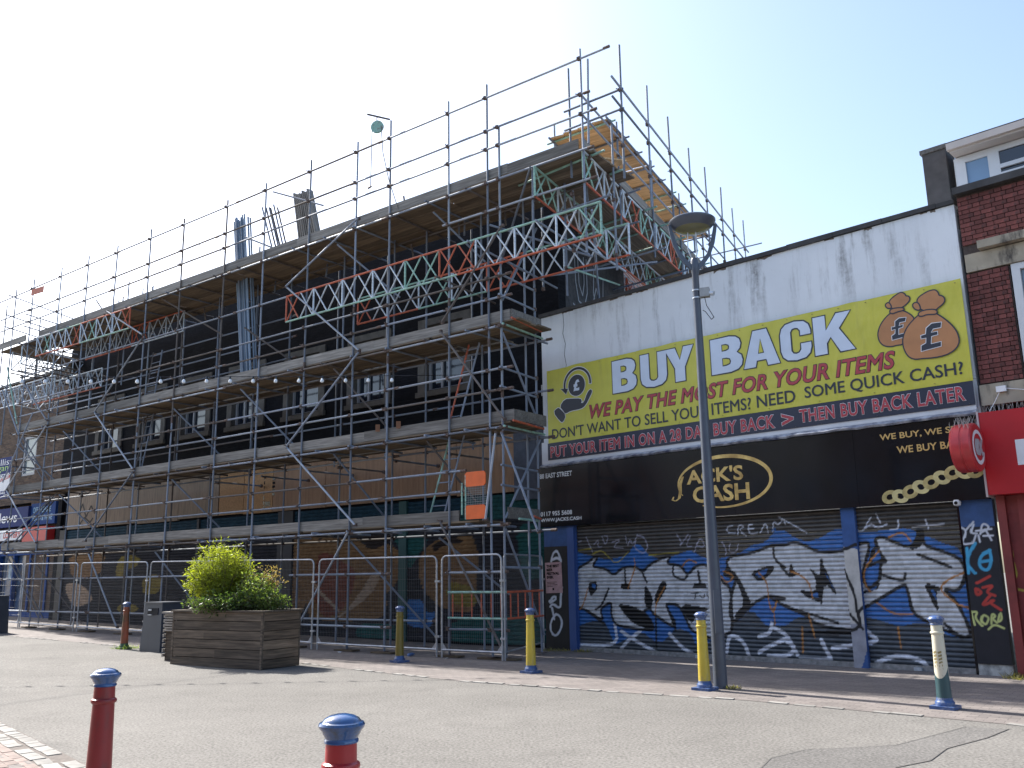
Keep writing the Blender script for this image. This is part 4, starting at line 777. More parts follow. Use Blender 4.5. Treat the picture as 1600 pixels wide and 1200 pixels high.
M['drum'] = mat('weathered_red_drum', (.50,.04,.045), .35, .2, 5)
b = MB(); prof = [(.35,-.30),(.37,-.27),(.37,-.16),(.36,-.15),(.36,-.13),(.37,-.12),(.37,-.02),(.35,0)]
for i in range(len(prof)-1): b.tube((prof[i][1],0,0),(prof[i+1][1],0,0),prof[i][0],40,False,prof[i+1][0])
b.tube((-.301,0,0),(-.3,0,0),.35,40); b.tube((-.001,0,0),(0,0,0),.35,40); b.build('drum', M['drum'], ds_, True)
def ringx(nm, r, w, a0, a1, m, x=.004):
    vs = []
    for i in range(41):
        a = R(a0+(a1-a0)*i/40); 
        for k in (-.5,.5): vs.append((x, (r+k*w)*math.cos(a), (r+k*w)*math.sin(a)))
    MB().add(vs, [(2*i,2*i+1,2*i+3,2*i+2) for i in range(40)]).build(nm, m, ds_)
ringx('white_ring', .235, .06, 30, 345, M['white']); 
me, a = text_mesh('ex', .06); lo, hi = a.min(0), a.max(0); o2 = np.zeros_like(a); o2[:,0] = .006; o2[:,1] = -.17+(a[:,0]-lo[0])/(hi[0]-lo[0])*.40; o2[:,2] = -.13+(a[:,1]-lo[1])/(hi[1]-lo[1])*.26
me.vertices.foreach_set('co', o2.ravel()); me.update(); me.materials.clear(); obj('lettering', me, M['white'], ds_)
MB().box(-.2,-.08,.33,.64,-.06,.06).box(-.32,.1,.30,.62,-.005,.005).build('bracket', M['drum'], ds_)
def spikes(name, label, n, fn):
    b = MB()
    for i in range(n):
        p = fn(i/(n-1)); 
        for k in range(3):
            b.tube(p, (p[0]+random.uniform(-.05,.05), p[1]+random.uniform(-.07,.07), p[2]+random.uniform(.08,.13)), .0022, 3, False)
    o = b.build('bird_spikes', flat('spike_steel', (.4,.38,.36), .4)); tag(o, label, 'bird spikes'); o.location = OB; o.rotation_euler = (0,0,-R(AB)); return o
spikes('bird_spikes', 'bristling strip of steel bird spikes along the top of the red fascia', 60, lambda t_: (8.42+t_*2.4, -.25, 3.93))
spikes('bird_spikes', 'steel bird spikes on top of the round projecting sign', 26, lambda t_: (8.2+.25*(t_), -.66-.3+.6*((t_*7) % 1), 3.37+.36*math.cos((((t_*7) % 1)-.5)*1.6)))
jb = thing('junction_box', 'small white cable box on the stone course over the red shop', 'electrical box', w2(OB, AB, 8.74, -.07, 4.3), -AB)
MB().box(-.07,.07,-.05,0,-.045,.045).build('housing', M['white'], jb); MB().path([(.07,-.03,0),(.4,-.03,-.08),(.9,-.03,-.2),(2,-.03,-.3)], .006).path([(-.03,-.03,-.045),(-.12,-.03,-.2),(-.2,-.08,-.34)], .006).build('cable', M['white'], jb)
# ---------------------------------------------------------------- scaffolding
sc = thing('scaffolding', 'tall tube and board scaffold with red, green and silver lattice beams fronting the black building', 'scaffold', OA, -AA)
couplers = MB()
_um = {}
def unit_tube(m, r):
    if (m.name, r) not in _um:
        me = MB().tube((0,0,0), (0,0,1), r, 8).mesh('tube', True); me.materials.append(m); _um[(m.name, r)] = me
    return _um[(m.name, r)]
def tube(name, p, q, m=None, r=.0242, parent=None, jit=.0):
    p = Vector(p); q = Vector(q); d = q-p
    m = m or M['pipe']
    o = obj(name, unit_tube(m, r), None, parent or sc); o.location = p; o.scale = (1,1,d.length)
    o.rotation_euler = d.to_track_quat('Z', 'Y').to_euler(); return o
def coup(x, y, z, big=1.0):
    s = .033*big; couplers.box(x-s, x+s, y-s*1.1, y+s*.8, z-s*1.1, z+s*1.1)
    a = random.uniform(0, 6.28); couplers.tube((x,y-.02,z), (x+.10*math.cos(a)*.6, y-.09, z+.04*math.sin(a)), .011, 5)
FS = [-21.2,-19.18,-17.36,-15.6,-13.64,-11.86,-9.75,-8.01,-6.2,-4.45,-3.29,-1.43,-.33,0.0]
IS = [-21.2,-19.0,-17.3,-15.5,-13.6,-11.7,-9.9,-8.37,-6.2,-4.34,-3.27,-1.54,-.31,-0.04]
def jx(): return random.uniform(-.025,.025)
pm = lambda: random.choice([M['pipe']]*5 + [M['pipe_bright']]*2 + [M['pipe_rust']])
foot = MB(); soleb = MB()
std_off = {}
for i, u in enumerate(FS):
    top = 12.2 + random.uniform(-.05,.1) if u != 0.0 else 11.15
    if u == -3.29: top = 12.42
    if u == -.33: top = 12.28
    zb = gz_u(u); a = jx(); tp = jx()
    std_off[u] = (a, tp)
    cut = random.uniform(5, 8); m_ = pm()
    tube('standard', (u+a*.4, .0, zb+.02), (u, .0, cut)); tube('standard', (u, .0, cut), (u+tp, .0, top), m_)
    couplers.tube((u,0,cut-.09),(u,0,cut+.09),.031,8)
    foot.box(u-.075,u+.075,-.075,.075,zb+.045,zb+.055); foot.tube((u,0,zb+.05),(u,0,zb+.2),.019,8); soleb.box(u-.3,u+.3,-.11,.11,zb+.006,zb+.044)
for i, u in enumerate(IS):
    zb = gz_u(u); top = 10.35 + random.choice([.1,.25,.5,.8])
    tube('standard', (u, 1.25, zb+.02), (u+jx(), 1.25, top), pm()); foot.box(u-.075,u+.075,1.18,1.33,zb+.045,zb+.055)
for u in (-20.3,-14.6,-12.7,-10.8,-7.2,-5.3,-2.4): tube('standard', (u, 1.95, 4.5), (u+jx(), 1.95, 10.2+random.uniform(.2,.6)), M['pipe'])
foot.build('base_plate', M['coupler'], sc, kind='stuff'); soleb.build('sole_board', M['board'], sc, kind='stuff')
def run(name, u0, u1, v, z, lens=(5.5, 6.4), overlap=.0, m=None, ends=.12, fs=FS, dz=0):
    """a horizontal line of tubes, coupled to each standard"""
    u = u0
    while u < u1 - .1:
        L = min(random.uniform(*lens), u1-u); e_ = u+L
        if u1-e_ < 1.2: e_ = u1
        o1, o2 = random.uniform(-.012,.012), random.uniform(-.012,.012)
        tube(name, (u-.02, v, z+o1), (e_+.02, v, z+o2), m or pm())
        couplers.tube((e_-.07, v, z), (e_+.07, v, z), .032, 8)
        u = e_
    for s in fs:
        if u0-.05 <= s <= u1+.05: coup(s, v, z)
VFL = -.052
LV = [2.58, 4.52, 6.65]
for z in LV: run('ledger', -21.9 if z != 6.65 else -21.5, .08, VFL, z, m=None)
run('ledger', -21.4, -6.75, VFL, 8.68)
run('ledger', -21.4, 2.35, VFL, 9.9)
run('ledger', -1.55, 2.4, VFL, 9.24, fs=[-1.43,-.33,0])
run('ledger', -6.4, -3.15, VFL, 1.67); run('ledger', -1.47, .05, VFL, 1.67); run('ledger', -21.5, -8, VFL, 1.72)
run('ledger', -6.2, -3.1, VFL, .55); run('ledger', -1.45, .06, VFL, .56); run('ledger', -21.3, -9.6, VFL, .72)
run('guard_rail', -21.8, -1.0, VFL, 3.30); run('guard_rail', -21.8, -1.0, VFL, 3.72)
run('guard_rail', -21.6, .25, VFL, 5.30); run('guard_rail', -21.6, .25, VFL, 5.74)
run('guard_rail', -21.5, .25, VFL, 7.27); run('guard_rail', -21.5, .25, VFL, 7.74)
run('guard_rail', -21.3, 2.45, VFL, 10.69, fs=FS+[2.14]); run('guard_rail', -21.3, 2.3, VFL, 11.12, fs=FS+[2.14]); run('guard_rail', -21.3, 2.8, VFL, 11.93, fs=[f for f in FS if f != 0]+[2.14])
for z in (2.5, 4.45, 6.58, 9.86): run('ledger', -21.6, .3 if z < 9 else 1.9, 1.3, z, m=M['pipe_rust'] if z > 9 else None, fs=IS)
for z in (7.55, 8.15, 8.75): run('ledger', -21.3, -8.2, 1.3, z, fs=IS)
run('ledger', -21.3, .3, 1.3, 5.45, fs=IS)
run('ledger', -14.0, -3.0, 1.3, .62, fs=IS)
# transoms
def transom(u, z, v0=-.18, v1=1.75, m=None):
    tube('transom', (u, v0, z), (u+random.uniform(-.04,.04), v1, z), m or M['pipe_rust'] if random.random() < .35 else M['pipe']); coup(u, v0+.13, z-.03, .7)
ntr = 0
for z in (2.625, 4.565, 6.695, 9.935):
    u = -21.6
    while u < .2:
        transom(u+jx()*2, z, -.14+jx(), random.uniform(1.4, 1.75) if z < 9 else random.uniform(1.9, 2.4)); u += 1.15; ntr += 1
for u in (-8.9,-7.1,-5.9,-4.0,-2.3,-11.0): transom(u, 4.3, .9, 2.5); couplers.tube((u,2.48,4.3),(u,2.54,4.3),.05,8)
# decks and toe boards
def mk_board(L, w=.225, th=.038, m=M['board']):
    me = MB().box(0, L, 0, w, 0, th).mesh('scaffold_board'); me.materials.append(m); return me
bmesh_ = {L: mk_board(L) for L in (3.9, 3.0, 2.4, 1.5)}
def deck(u0, u1, z, v0, n, skip=()):
    u = u0; lay = []
    while u < u1-.4:
        L = min((x for x in (3.9, 3.0, 2.4, 1.5)), key=lambda x: abs(min(u1-u, 3.9)-x)); lay.append((u, L)); u += L
    for (u, L) in lay:
        for k in range(n):
            if (round(u), k) in skip: continue
            o = obj('scaffold_board', bmesh_[L], None, sc); o.location = (u+random.uniform(-.05,.05), v0+k*.237+random.uniform(-.004,.004), z+random.uniform(0,.004)); o.rotation_euler = (0, 0, random.uniform(-.0025,.0025)); o.scale = ((L-.01)/L, 1, 1)
deck(-21.7, -.9, 2.665, .03, 5); deck(-21.7, .25, 4.605, .03, 5); deck(-21.5, .2, 6.735, .03, 5); deck(-21.2, 2.1, 9.975, .03, 8)
deck(-16.5, -1.5, 4.605, 1.32, 1); deck(-19.5, -.5, 6.735, 1.35, 2)
def toe(u0, u1, z, v=.0, lens=(3.9, 3.0, 3.9), h=.225, jitz=.012):
    u = u0
    while u < u1-.05:
        L = min(random.choice(lens), u1-u); L = u1-u if u1-u-L < .8 else L
        a = random.uniform(-jitz, jitz)
        o = obj('toe_board', MB().box(0, L-.004, 0, .038, 0, h).mesh('toe_board'), M['toe'], sc); o.location = (u, v, z+a); o.rotation_euler = (0, random.uniform(-.0015,.0015), 0); u += L
toe(-21.75, -1.2, 2.70, .03); toe(-21.75, .27, 4.645, .03); toe(-21.5, .2, 6.775, .03); toe(-20.5, 2.0, 10.015, .03)
for z, u_ in ((4.645, .26), (6.775, .19), (2.70, .03)):
    o = obj('toe_board', MB().box(0, .038, 0, 1.05, 0, .225).mesh('toe_board'), M['toe'], sc); o.location = (u_, .07, z)
for z in (4.6, 6.73):       # tubes carrying the end of each deck
    for v, m_ in ((.15,'pipe_rust'),(.5,'green')): pass
    tube('putlog', (.34, -.1, z+.02), (.2, 1.15, z+.01), M['red']); tube('putlog', (.12, -.12, z-.07), (.05, 1.4, z-.07), M['green']); tube('putlog', (-.1, -.1, z-.08), (-.1, 1.8, z-.08), M['pipe'])
tube('putlog', (.3, .1, 2.68), (.12, 1.0, 2.68), M['green']); tube('putlog', (.3, .6, 2.75), (.15, 1.05, 2.72), M['red'])
# end guard rails
for z in (3.35, 3.75, 5.35, 5.75, 7.3, 7.75, 1.75): tube('guard_rail', (.06, -.15, z), (-.03, 1.28, z-.02)); coup(-.03, 1.25, z)
# braces
BR = [((.14,8.8),(-1.55,6.99)), ((-1.6,6.81),(.12,4.67)), ((-1.6,2.71),(.04,.15)), ((-6.89,8.95),(-4.25,10.12)), ((-6.87,8.93),(-4.14,6.8)), ((-4.14,6.75),(-6.62,4.79)), ((-6.62,4.75),(-4.15,2.76)), ((-4.35,2.62),(-6.0,.5)),
      ((-13.57,8.72),(-15.99,6.77)), ((-15.99,6.77),(-13.54,4.8)), ((-13.54,4.7),(-15.93,2.82)), ((-15.65,2.43),(-13.78,.34)), ((-20.94,8.39),(-19.06,6.88)), ((-19.03,6.7),(-21.49,4.75)), ((-21.43,4.7),(-19.02,2.87)), ((-15.75,10.0),(-13.55,8.85)), ((-.1,4.4),(-.38,2.7)), ((.05,4.4),(.9,2.4))]
for i, ((a, b_), (c, d)) in enumerate(BR):
    tube('brace', (a, -.115, b_), (c, -.115, d), M['pipe_bright'] if i in (4, 6, 11, 14, 7, 9) else pm()); coup(a, -.08, b_, .9); coup(c, -.08, d, .9)
IB = [((-8.98,8.3),(-7.83,7.2)), ((-13.2,10.0),(-11.4,8.73)), ((-9.02,6.6),(-7.85,5.0)), ((-5.34,6.6),(-4.29,5.0)), ((-5.27,4.5),(-4.3,2.8)), ((-5.33,9.8),(-4.1,8.4)), ((-2.09,9.8),(-1.37,8.7)), ((-2.26,4.5),(-1.7,3.2)), ((-18.5,6.5),(-17.2,4.8)), ((-18.4,4.4),(-17,2.8)), ((-12.0,4.4),(-11.0,3.0)), ((-12.2,6.5),(-10.9,4.9)), ((-19.9,2.4),(-18.2,.3)), ((-12.6,2.4),(-11.1,.3)), ((-4.6,2.4),(-2.9,.3)), ((-1.9,2.4),(-.8,1.2))]
for (a, b_), (c, d) in IB: tube('brace', (a, .2, b_), (c, 1.2, d), M['pipe_rust'] if random.random() < .5 else M['pipe'])
for z0, z1 in ((.4,2.5),(2.7,4.4),(4.7,6.5)):       # ledger braces across the end frames
    for u in (0.0, -21.2, -20.9): tube('brace', (u+.03, .0 if z0 != 2.7 else 1.25, z1), (u+.03, 1.25 if z0 != 2.7 else 0, z0), M['pipe'])
tube('brace', (.03, 1.3, 9.2), (.03, .0, 7.2), M['pipe']); tube('brace', (-21.6, -.2, 5.0), (-19.9, -.2, 7.2)); tube('brace', (-21.9, -.2, 2.6), (-20.2, 1.0, 4.6)); tube('brace', (-21.3, 0, 6.3), (-20.0, 1.2, 4.7))
# lattice beams
def lattice(p, q, h=.67, bay=.60, vert=2, mt='red', mb='green', cols='s', r=.0242, rl=.018, fine=True):
    """ladder beam with crossed lacing between two chords; p, q = ends of the bottom chord"""
    p = Vector(p); q = Vector(q); d = (q-p); L = d.length; d.normalize(); up = Vector((0,0,h))
    n = max(2, round(L/bay)); st = L/n; split = lambda m, i: m if isinstance(m, str) else m[min(len(m)-1, int(i/n*len(m)))]
    root = tube('lattice_beam', p, q, M[split(mb, 0)], r)      # the bottom chord carries the rest
    root.scale = (1,1,1); root.data = MB().tube((0,0,0), (0,0,L*.0+.02), r, 8).mesh('lattice_beam'); root.data.materials.append(M[split(mb, 0)])
    inv = root.matrix_basis.inverted(); W = lambda v: inv @ Vector(v)
    joined = {}
    def bar(nm, m, a, b_, rr):
        if fine: tube(nm, W(a), W(b_), M[m], rr, root)
        else: joined.setdefault(m, MB()).tube(W(a), W(b_), rr, 6)
    for off, m in ((up, mt), (Vector((0,0,0)), mb)):           # chords in coloured lengths
        i0 = 0
        for i in range(1, n+1):
            if i == n or split(m, i) != split(m, i0): bar('chord', split(m, i0), p+off+d*st*i0, p+off+d*st*i, r); i0 = i
    for i in range(n):
        m = {'s':'silver','g':'green','r':'red'}[cols[i % len(cols)]]; a0 = p+d*st*(i+.04); a1 = p+d*st*(i+.96)
        bar('lacing_bar', m, a0, a1+up, rl); bar('lacing_bar', m, a0+up, a1, rl)
        if i % vert == 0: bar('upright', m, p+d*st*i, p+d*st*i+up, rl*1.3)
    bar('upright', m, q, q+up, rl*1.3)
    for m, b_ in joined.items(): b_.build('lacing', M[m], root, True, 'stuff')
    return root
lattice((-6.85,-.10,7.99), (2.55,-.10,7.99), .68, .53, 2, ['red','red','red','green','green'], ['green','green','green','red','red'], 'rsssssssggrrsssssg')
lattice((-5.55,1.15,7.96), (2.45,1.15,7.96), .68, .53, 2, ['green','red','green'], ['red','green','red','red'], 'rssssgssrrsssssg')
lattice((-20.3,-.10,9.27), (-14.35,-.10,9.2), .66, .5, 2, ['silver','green','red','red'], ['red','red','green','green'], 'sgsssrsgsssr')
lattice((-19.3,1.15,9.22), (-13.4,1.15,9.2), .66, .5, 2, ['silver','red'], ['red','silver'], 'ssssssrr', fine=False)
lattice((-23.0,1.2,8.1), (-18.2,1.2,8.1), .66, .5, 2, 'silver', 'red', 'ss', fine=False); lattice((-24.3,.3,7.9), (-19.6,.3,7.9), .66, .5, 2, 'silver', 'silver', 'ss', fine=False)
sk = -.165                                                 # the return runs back over the shop roof, slightly askew
def ret(u, v): return (u+sk*v, v)
def rp(u, v, z): x, y = ret(u, v); return (x, y, z)
lattice(rp(2.12,.0,9.27), rp(2.12,10.5,9.27), .66, .56, 2, ['silver','green','silver'], ['red','red','red'], 'gssssrgsssrgss')
lattice(rp(.98,-.1,9.22), rp(.98,9.5,9.22), .66, .56, 2, ['green','silver'], ['red','red','green'], 'ggssss')
lattice(rp(.1,2.9,9.22), rp(.1,9.5,9.22), .66, .56, 2, ['green','silver'], ['red','silver'], 'rsss', fine=False)
lattice((-21.6,0,9.22), (-23.6,7.0,9.22), .66, .56, 2, 'silver', 'silver', 's', fine=False); lattice((-22.8,.2,9.22), (-24.8,7.0,9.22), .66, .56, 2, 'silver', 'silver', 's', fine=False); lattice((-24.4,.2,8.3), (-26.4,7.0,8.3), .66, .56, 2, 'silver', 'silver', 's', fine=False)
for k in range(8): tube('transom', (-24.8-.12*k, .3+.75*k, 8.45+.1*(k % 2)), (-20.4, .3+.75*k, 8.45), M['pipe'])
for k in range(5): tube('transom', (-21.9+.6*k, -.2, 8.9), (-22.6+.6*k, 3.6, 8.9), M['pipe_rust'])
# cross tubes tying the beams
for v in (.3, 1.3, 2.4, 3.5, 4.6, 5.7, 6.8, 7.9, 9.0): x, y = ret(2.5, v); x2, y2 = ret(.2, v+.25); tube('transom', (x, y, 9.94), (x2, y2, 9.94), M['pipe'] if random.random() < .7 else M['green']); coup(x-.35, y, 9.9, .8)
for v in (.6, 2.2, 4.0, 5.8): tube('transom', rp(2.5,v,9.1), rp(-.2,v+.2,9.1), pm()); 
for k in range(5): tube('transom', (-1.6+.9*k, -.25, 8.02 + .6*(k % 2)), (-1.8+.9*k, 2.1, 8.0+.6*(k % 2)), pm())
tube('brace', rp(2.2,.2,8.7), rp(.8,3.6,8.0), pm()); tube('brace', (.2,1.2,8.0), rp(1.9,5.0,9.2), pm()); tube('brace', (-.2,-.1,8.9), (1.6,1.1,8.1), pm()); tube('brace', (.9,-.1,9.9), (-.9,1.2,8.6), pm()); tube('brace', (1.0,1.1,8.0), rp(.4,6.0,9.2), M['green'])
# standards of the cantilevered corner and the return
for (x, y, z0, z1) in [(2.14,0,7.75,12.18),(.86,0,7.9,9.95),(2.14,1.15,7.7,10.95),(.9,1.15,7.4,10.0),(-.31,2.0,8.0,10.4),(1.62,.35,9.6,12.1)]: tube('standard', (x, y, z0), (x+jx(), y, z1), M['pipe']); coup(x, y, 9.24); coup(x, y, 8.02)
tube('standard', (2.3,-.05,10.0), (2.26,.1,11.95), M['pipe'])
for i, v in enumerate((.3, 1.9, 3.45, 5.05, 6.5, 7.95, 9.3, 10.6)): x, y = ret(2.93, v); tube('standard', (x, y, 9.2), (x+jx(), y, 12.05+random.uniform(-.1,.15)), M['pipe']); [coup(x, y, z) for z in (10.68, 11.12, 9.9)]
for i, v in enumerate((2.0, 4.2, 6.4, 8.6)): x, y = ret(2.14, v); tube('standard', (x, y, 7.45 if i > 1 else 9.0), (x+jx(), y, 11.5), M['pipe']); [coup(x, y, z) for z in (10.68, 11.12, 9.9)]
for u_, z in ((2.96,10.69),(2.96,11.12),(2.15,10.69),(2.15,11.12)): tube('guard_rail', rp(u_,-.25 if u_ > 2.5 else -.05,z), rp(u_,5.4,z)); tube('guard_rail', rp(u_,5.4,z), rp(u_,10.9,z))
for z in (10.69, 11.12): tube('guard_rail', (1.5,.32,z), (2.95,.28,z)); tube('guard_rail', rp(.4,10.4,z), rp(3.5,10.4,z))
for v in (8.6, 9.6, 10.4): tube('transom', rp(-.5,v,9.3), rp(3.4,v,9.35), pm())
# return deck, toe board and the raised deck of new boards
for k in range(8):
    for j, L in enumerate((3.9, 3.9, 2.4)):
        me = bmesh_[L]; v0 = 1.95+j*3.9; x, y = ret(2.08-k*.237, v0); o = obj('scaffold_board', me, None, sc); o.location = (x, y, 9.975); o.rotation_euler = (0, 0, math.atan2(1, sk)); o.scale = ((L-.01)/L, 1, 1)
for j, (v0, L) in enumerate(((.05,3.9),(3.95,3.9),(7.85,2.6))):
    x, y = ret(2.12, v0); o = obj('toe_board', MB().box(0, L-.005, 0, .038, 0, .225).mesh('toe_board'), M['toe'], sc); o.location = (x, y, 10.015); o.rotation_euler = (0, 0, math.atan2(1, sk))
pine_s = []
for L in (2.55, 2.6):
    me = MB().box(0, L, 0, .36, 0, .03).mesh('new_board'); me.materials.append(M['pine']); pine_s.append(me)
for k in range(4):
    for j in range(3):
        v0 = 1.42+j*2.62+random.uniform(-.02,.02); x, y = ret(2.12-k*.375, v0); o = obj('new_board', pine_s[j % 2], None, sc); o.location = (x, y, 11.28+random.uniform(-.006,.006)); o.rotation_euler = (random.uniform(-.01,.01), 0, math.atan2(1, sk)); 
for v in (1.5, 2.35, 3.2, 4.05, 4.9, 5.75, 6.6, 7.45, 8.3, 9.15): tube('transom', rp(2.3,v,11.25), rp(.5,v,11.25), M['pipe'] if int(v*10) % 3 else M['green']); coup(*rp(2.15,v,11.25), 1.2)
tube('ledger', rp(2.2,1.2,11.21), rp(2.2,9.4,11.21), M['pipe']); tube('ledger', rp(.7,1.2,11.21), rp(.7,9.4,11.21), M['pipe'])
for v in (1.5, 4.4, 7.4): tube('standard', rp(.7,v,10.0), rp(.7,v,11.7), M['pipe'])
for k, (u, v, a) in enumerate(((.95,.35,62),(1.35,.5,60))):
    o = obj('new_board', pine_s[0], None, sc); o.location = (u, v, 10.28); o.rotation_euler = (0, R(-4), R(a)); o.scale = (.6,.75,1)
# left cantilevered platform
for k in range(4):
    o = obj('scaffold_board', bmesh_[2.4], None, sc); o.location = (-23.6, .1+k*.237, 9.98)
for k in range(6):
    o = obj('scaffold_board', bmesh_[3.0], None, sc); o.location = (-23.4+k*.237, .8, 9.99); o.rotation_euler = (0, 0, R(100))
toe(-23.7, -21.4, 10.02, -.02)
for (u, v, z1) in [(-22.5,0,12.2),(-23.9,.3,11.9),(-23.6,2.2,12.1),(-24.4,4.0,12.0),(-21.7,3.0,11.8),(-22.3,3.8,12.3),(-20.6,2.9,12.1),(-19.5,3.2,12.4),(-23.1,1.2,11.4),(-18.0,2.7,12.0),(-17.0,1.25,11.6)]:
    tube('standard', (u, v, 8.0), (u+jx(), v, z1), M['pipe'])
for z in (10.7, 11.15, 11.9): tube('guard_rail', (-24.0,-.05,z), (-21.0,-.05,z)); tube('guard_rail', (-22.5,-.3,z), (-24.4,4.4,z)); tube('guard_rail', (-21.2,-.2,z-.2), (-22.6,4.2,z-.2)) if z < 11.5 else None
for z in (11.0, 11.4): tube('guard_rail', (-19.2,1.3,z), (-22.6,4.0,z)); tube('guard_rail', (-22.6,3.6,z+.2), (-17.5,3.2,z+.2))
tube('brace', (-22.4,-.1,9.2), (-21.2,-.1,7.0), M['green']); tube('brace', (-21.0,-.1,6.6), (-22.6,-.1,8.4), M['pipe']); tube('standard', (-22.5,0,6.4), (-22.5,0,8.2), M['pipe'])
# odd tube ends standing above the top deck
for u in (-13.0,-9.2,-7.0,-5.9,-4.9,-4.2,-2.35,-2.15,-1.0,-.5,.45,.9,1.25):
    tube('standard', (u, 1.3+random.uniform(0,.5), 9.6), (u+jx(), 1.4, 10.5+random.choice([.05,.2,.35,.7])), random.choice([M['pipe'], M['pipe_rust']]))
couplers.build('coupler', M['coupler'], sc, kind='stuff')

# ---- things standing on or fixed to the scaffold
M['blue_tube'] = pipe_mat('new_blue_grey_tube', (.24,.32,.42), .0, .1, .5)
def in_a(o): o.location = OA; o.rotation_euler = (0,0,-R(AA)); return o
def bundle(name, label, n, p, q, w, m, r=.0242, flatb=False):
    e_ = thing(name, label, 'scaffold tubes', w2(OA, AA, *p[:2], p[2]), -AA); p = Vector(p); q = Vector(q); d = q-p
    for k in range(n):
        cx = (k/(n-1)-.5)*w; dy = random.uniform(-.08,.08); l0, l1 = random.uniform(-.02,.05), random.uniform(.0,.18)
        a = Vector((cx*random.uniform(.92,1.0), dy, l0)); b_ = d + Vector((cx*1.1, dy+.03, -l1))
        tube('tube', a, b_, m[k % len(m)], r, e_)
    return e_
bundle('tube_bundle', 'tall upright bundle of pale steel tubes passing through the upper deck of the scaffold', 19, (-9.43,.75,6.78), (-10.05,.65,12.0), .60, [M['blue_tube'], M['pipe'], M['blue_tube']], .0242)
tube('strap', (-.1,-.3,4.35), (1.2,-.25,3.7), M['pipe'], .0242, bpy.data.objects['tube_bundle'])
b2 = thing('board_bundle', 'upright stack of grey scaffold boards leaning on the top guard rail', 'scaffold boards', w2(OA, AA, -6.95, .75, 10.02), -AA)
for k in range(9):
    o = obj('plank', mk_board(2.15, .2, .05, M['toe']), None, b2); o.location = (-.40+k*.088, 0, 0); o.rotation_euler = (0, R(-90-12-k*.5), 0); o.scale = (1-random.uniform(0,.06), 1, 1)
tube('tube', (-1.3,-.35,2.1), (.75,-.3,1.15), M['pipe'], .0242, b2)
bundle('tube_bundle', 'loose handful of thin tubes leaning between the two bigger bundles on top', 6, (-8.2,.8,10.0), (-8.72,.6,11.95), .55, [M['pipe'], M['pipe_rust']])
def ladder(name, label, p, q, w=.36, n=7, ms=('red','pipe'), wdir=(1,0,0), cat='ladder'):
    e_ = thing(name, label, cat, w2(OA, AA, p[0], p[1], p[2]), -AA); d = Vector(q)-Vector(p); wv = Vector(wdir)*w
    tube('stile', (0,0,0), d, M[ms[0]], .022, e_); tube('stile', wv, d+wv, M[ms[1]], .022, e_)
    for k in range(n):
        t_ = (k+.5)/n; tube('rung', d*t_, d*t_+wv, M[ms[2] if len(ms) > 2 else ms[1]], .014, e_)
    return e_
ladder('ladder', 'red painted ladder rising from the second deck to the third near the right end', (-1.95,.5,4.65), (-1.5,.75,6.65), .3, 8, ('red','pipe','pipe'))
ladder('ladder', 'pale green ladder rising from the first deck to the second behind the guard rails', (-2.5,.5,2.72), (-1.98,.7,4.75), .42, 8, ('green','pipe','pipe'))
ladder('ladder', 'thin rusty ladder on the third deck near the left of the scaffold', (-14.95,.9,6.75), (-14.75,1.0,8.7), .5, 8, ('pipe_rust','pipe'))
ladder('ladder', 'thin ladder standing on the second deck below the rusty one', (-15.25,.9,4.65), (-14.85,1.0,6.7), .35, 8, ('pipe_rust','pipe'))
lh = ladder('ladder_beam', 'green and red ladder beam lashed low across the right end of the scaffold', (-1.33,-.16,.78), (.15,-.16,.78), .5, 6, ('green','green','red'), (0,0,1), 'ladder beam')
ladder('ladder_beam', 'red ladder beam lashed low down the side of the scaffold next to the black pilaster', (.13,-.12,.78), (.03,1.22,.78), .5, 5, ('red','red','red'), (0,0,1), 'ladder beam')
gt = thing('ladder_gate', 'orange and wire mesh safety gate on the first deck of the scaffold', 'gate', w2(OA, AA, -.98, -.07, 2.72), -AA)
def rrect(x0, x1, z0, z1, r=.05): return [(x0+r,z0),(x1-r,z0),(x1,z0+r),(x1,z1-r),(x1-r,z1),(x0+r,z1),(x0,z1-r),(x0,z0+r)]
M['orange'] = mat('orange_plastic', (.75,.13,.02), .5, .12, 4); M['wire'] = flat('galvanised_wire', (.38,.40,.40), .4, metal=.3)
MB().prism(rrect(.03,.58,.66,.96), -.01, .01).build('top_panel', M['orange'], gt); MB().prism(rrect(.03,.58,.0,.28), -.01, .01).build('bottom_panel', M['orange'], gt)
tube('post', (-.05,0,.1), (-.05,0,.75), M['green'], .018, gt); tube('post', (.045,0,.0), (.045,0,.9), M['green'], .015, gt)
b = MB(); [b.tube((.04+.045*k,0,.26),(.04+.045*k,0,.68),.003,4,False) for k in range(13)]; [b.tube((.04,0,.3+.045*k),(.58,0,.3+.045*k),.003,4,False) for k in range(9)]; b.build('mesh_infill', M['wire'], gt)
gw = thing('gin_wheel', 'green gin wheel with hanging rope on the tallest standard of the scaffold', 'pulley', w2(OA, AA, -3.33, -.25, 12.3), -AA)
b = MB(); b.lathe([(.10,-.02),(.16,-.025),(.13,0),(.16,.025),(.10,.02)], 20); wm = b.build('wheel', M['green'], gw, True); wm.rotation_euler = (R(90),0,R(25)); wm.location = (-.17,0,-.08)
tube('hanger', (.06,.2,.12), (-.32,-.2,.22), M['pipe_rust'], .024, gw); tube('hook', (-.17,-.02,.17), (-.17,-.02,.08), M['coupler'], .012, gw)
M['rope'] = flat('grey_rope', (.16,.15,.13), .9)
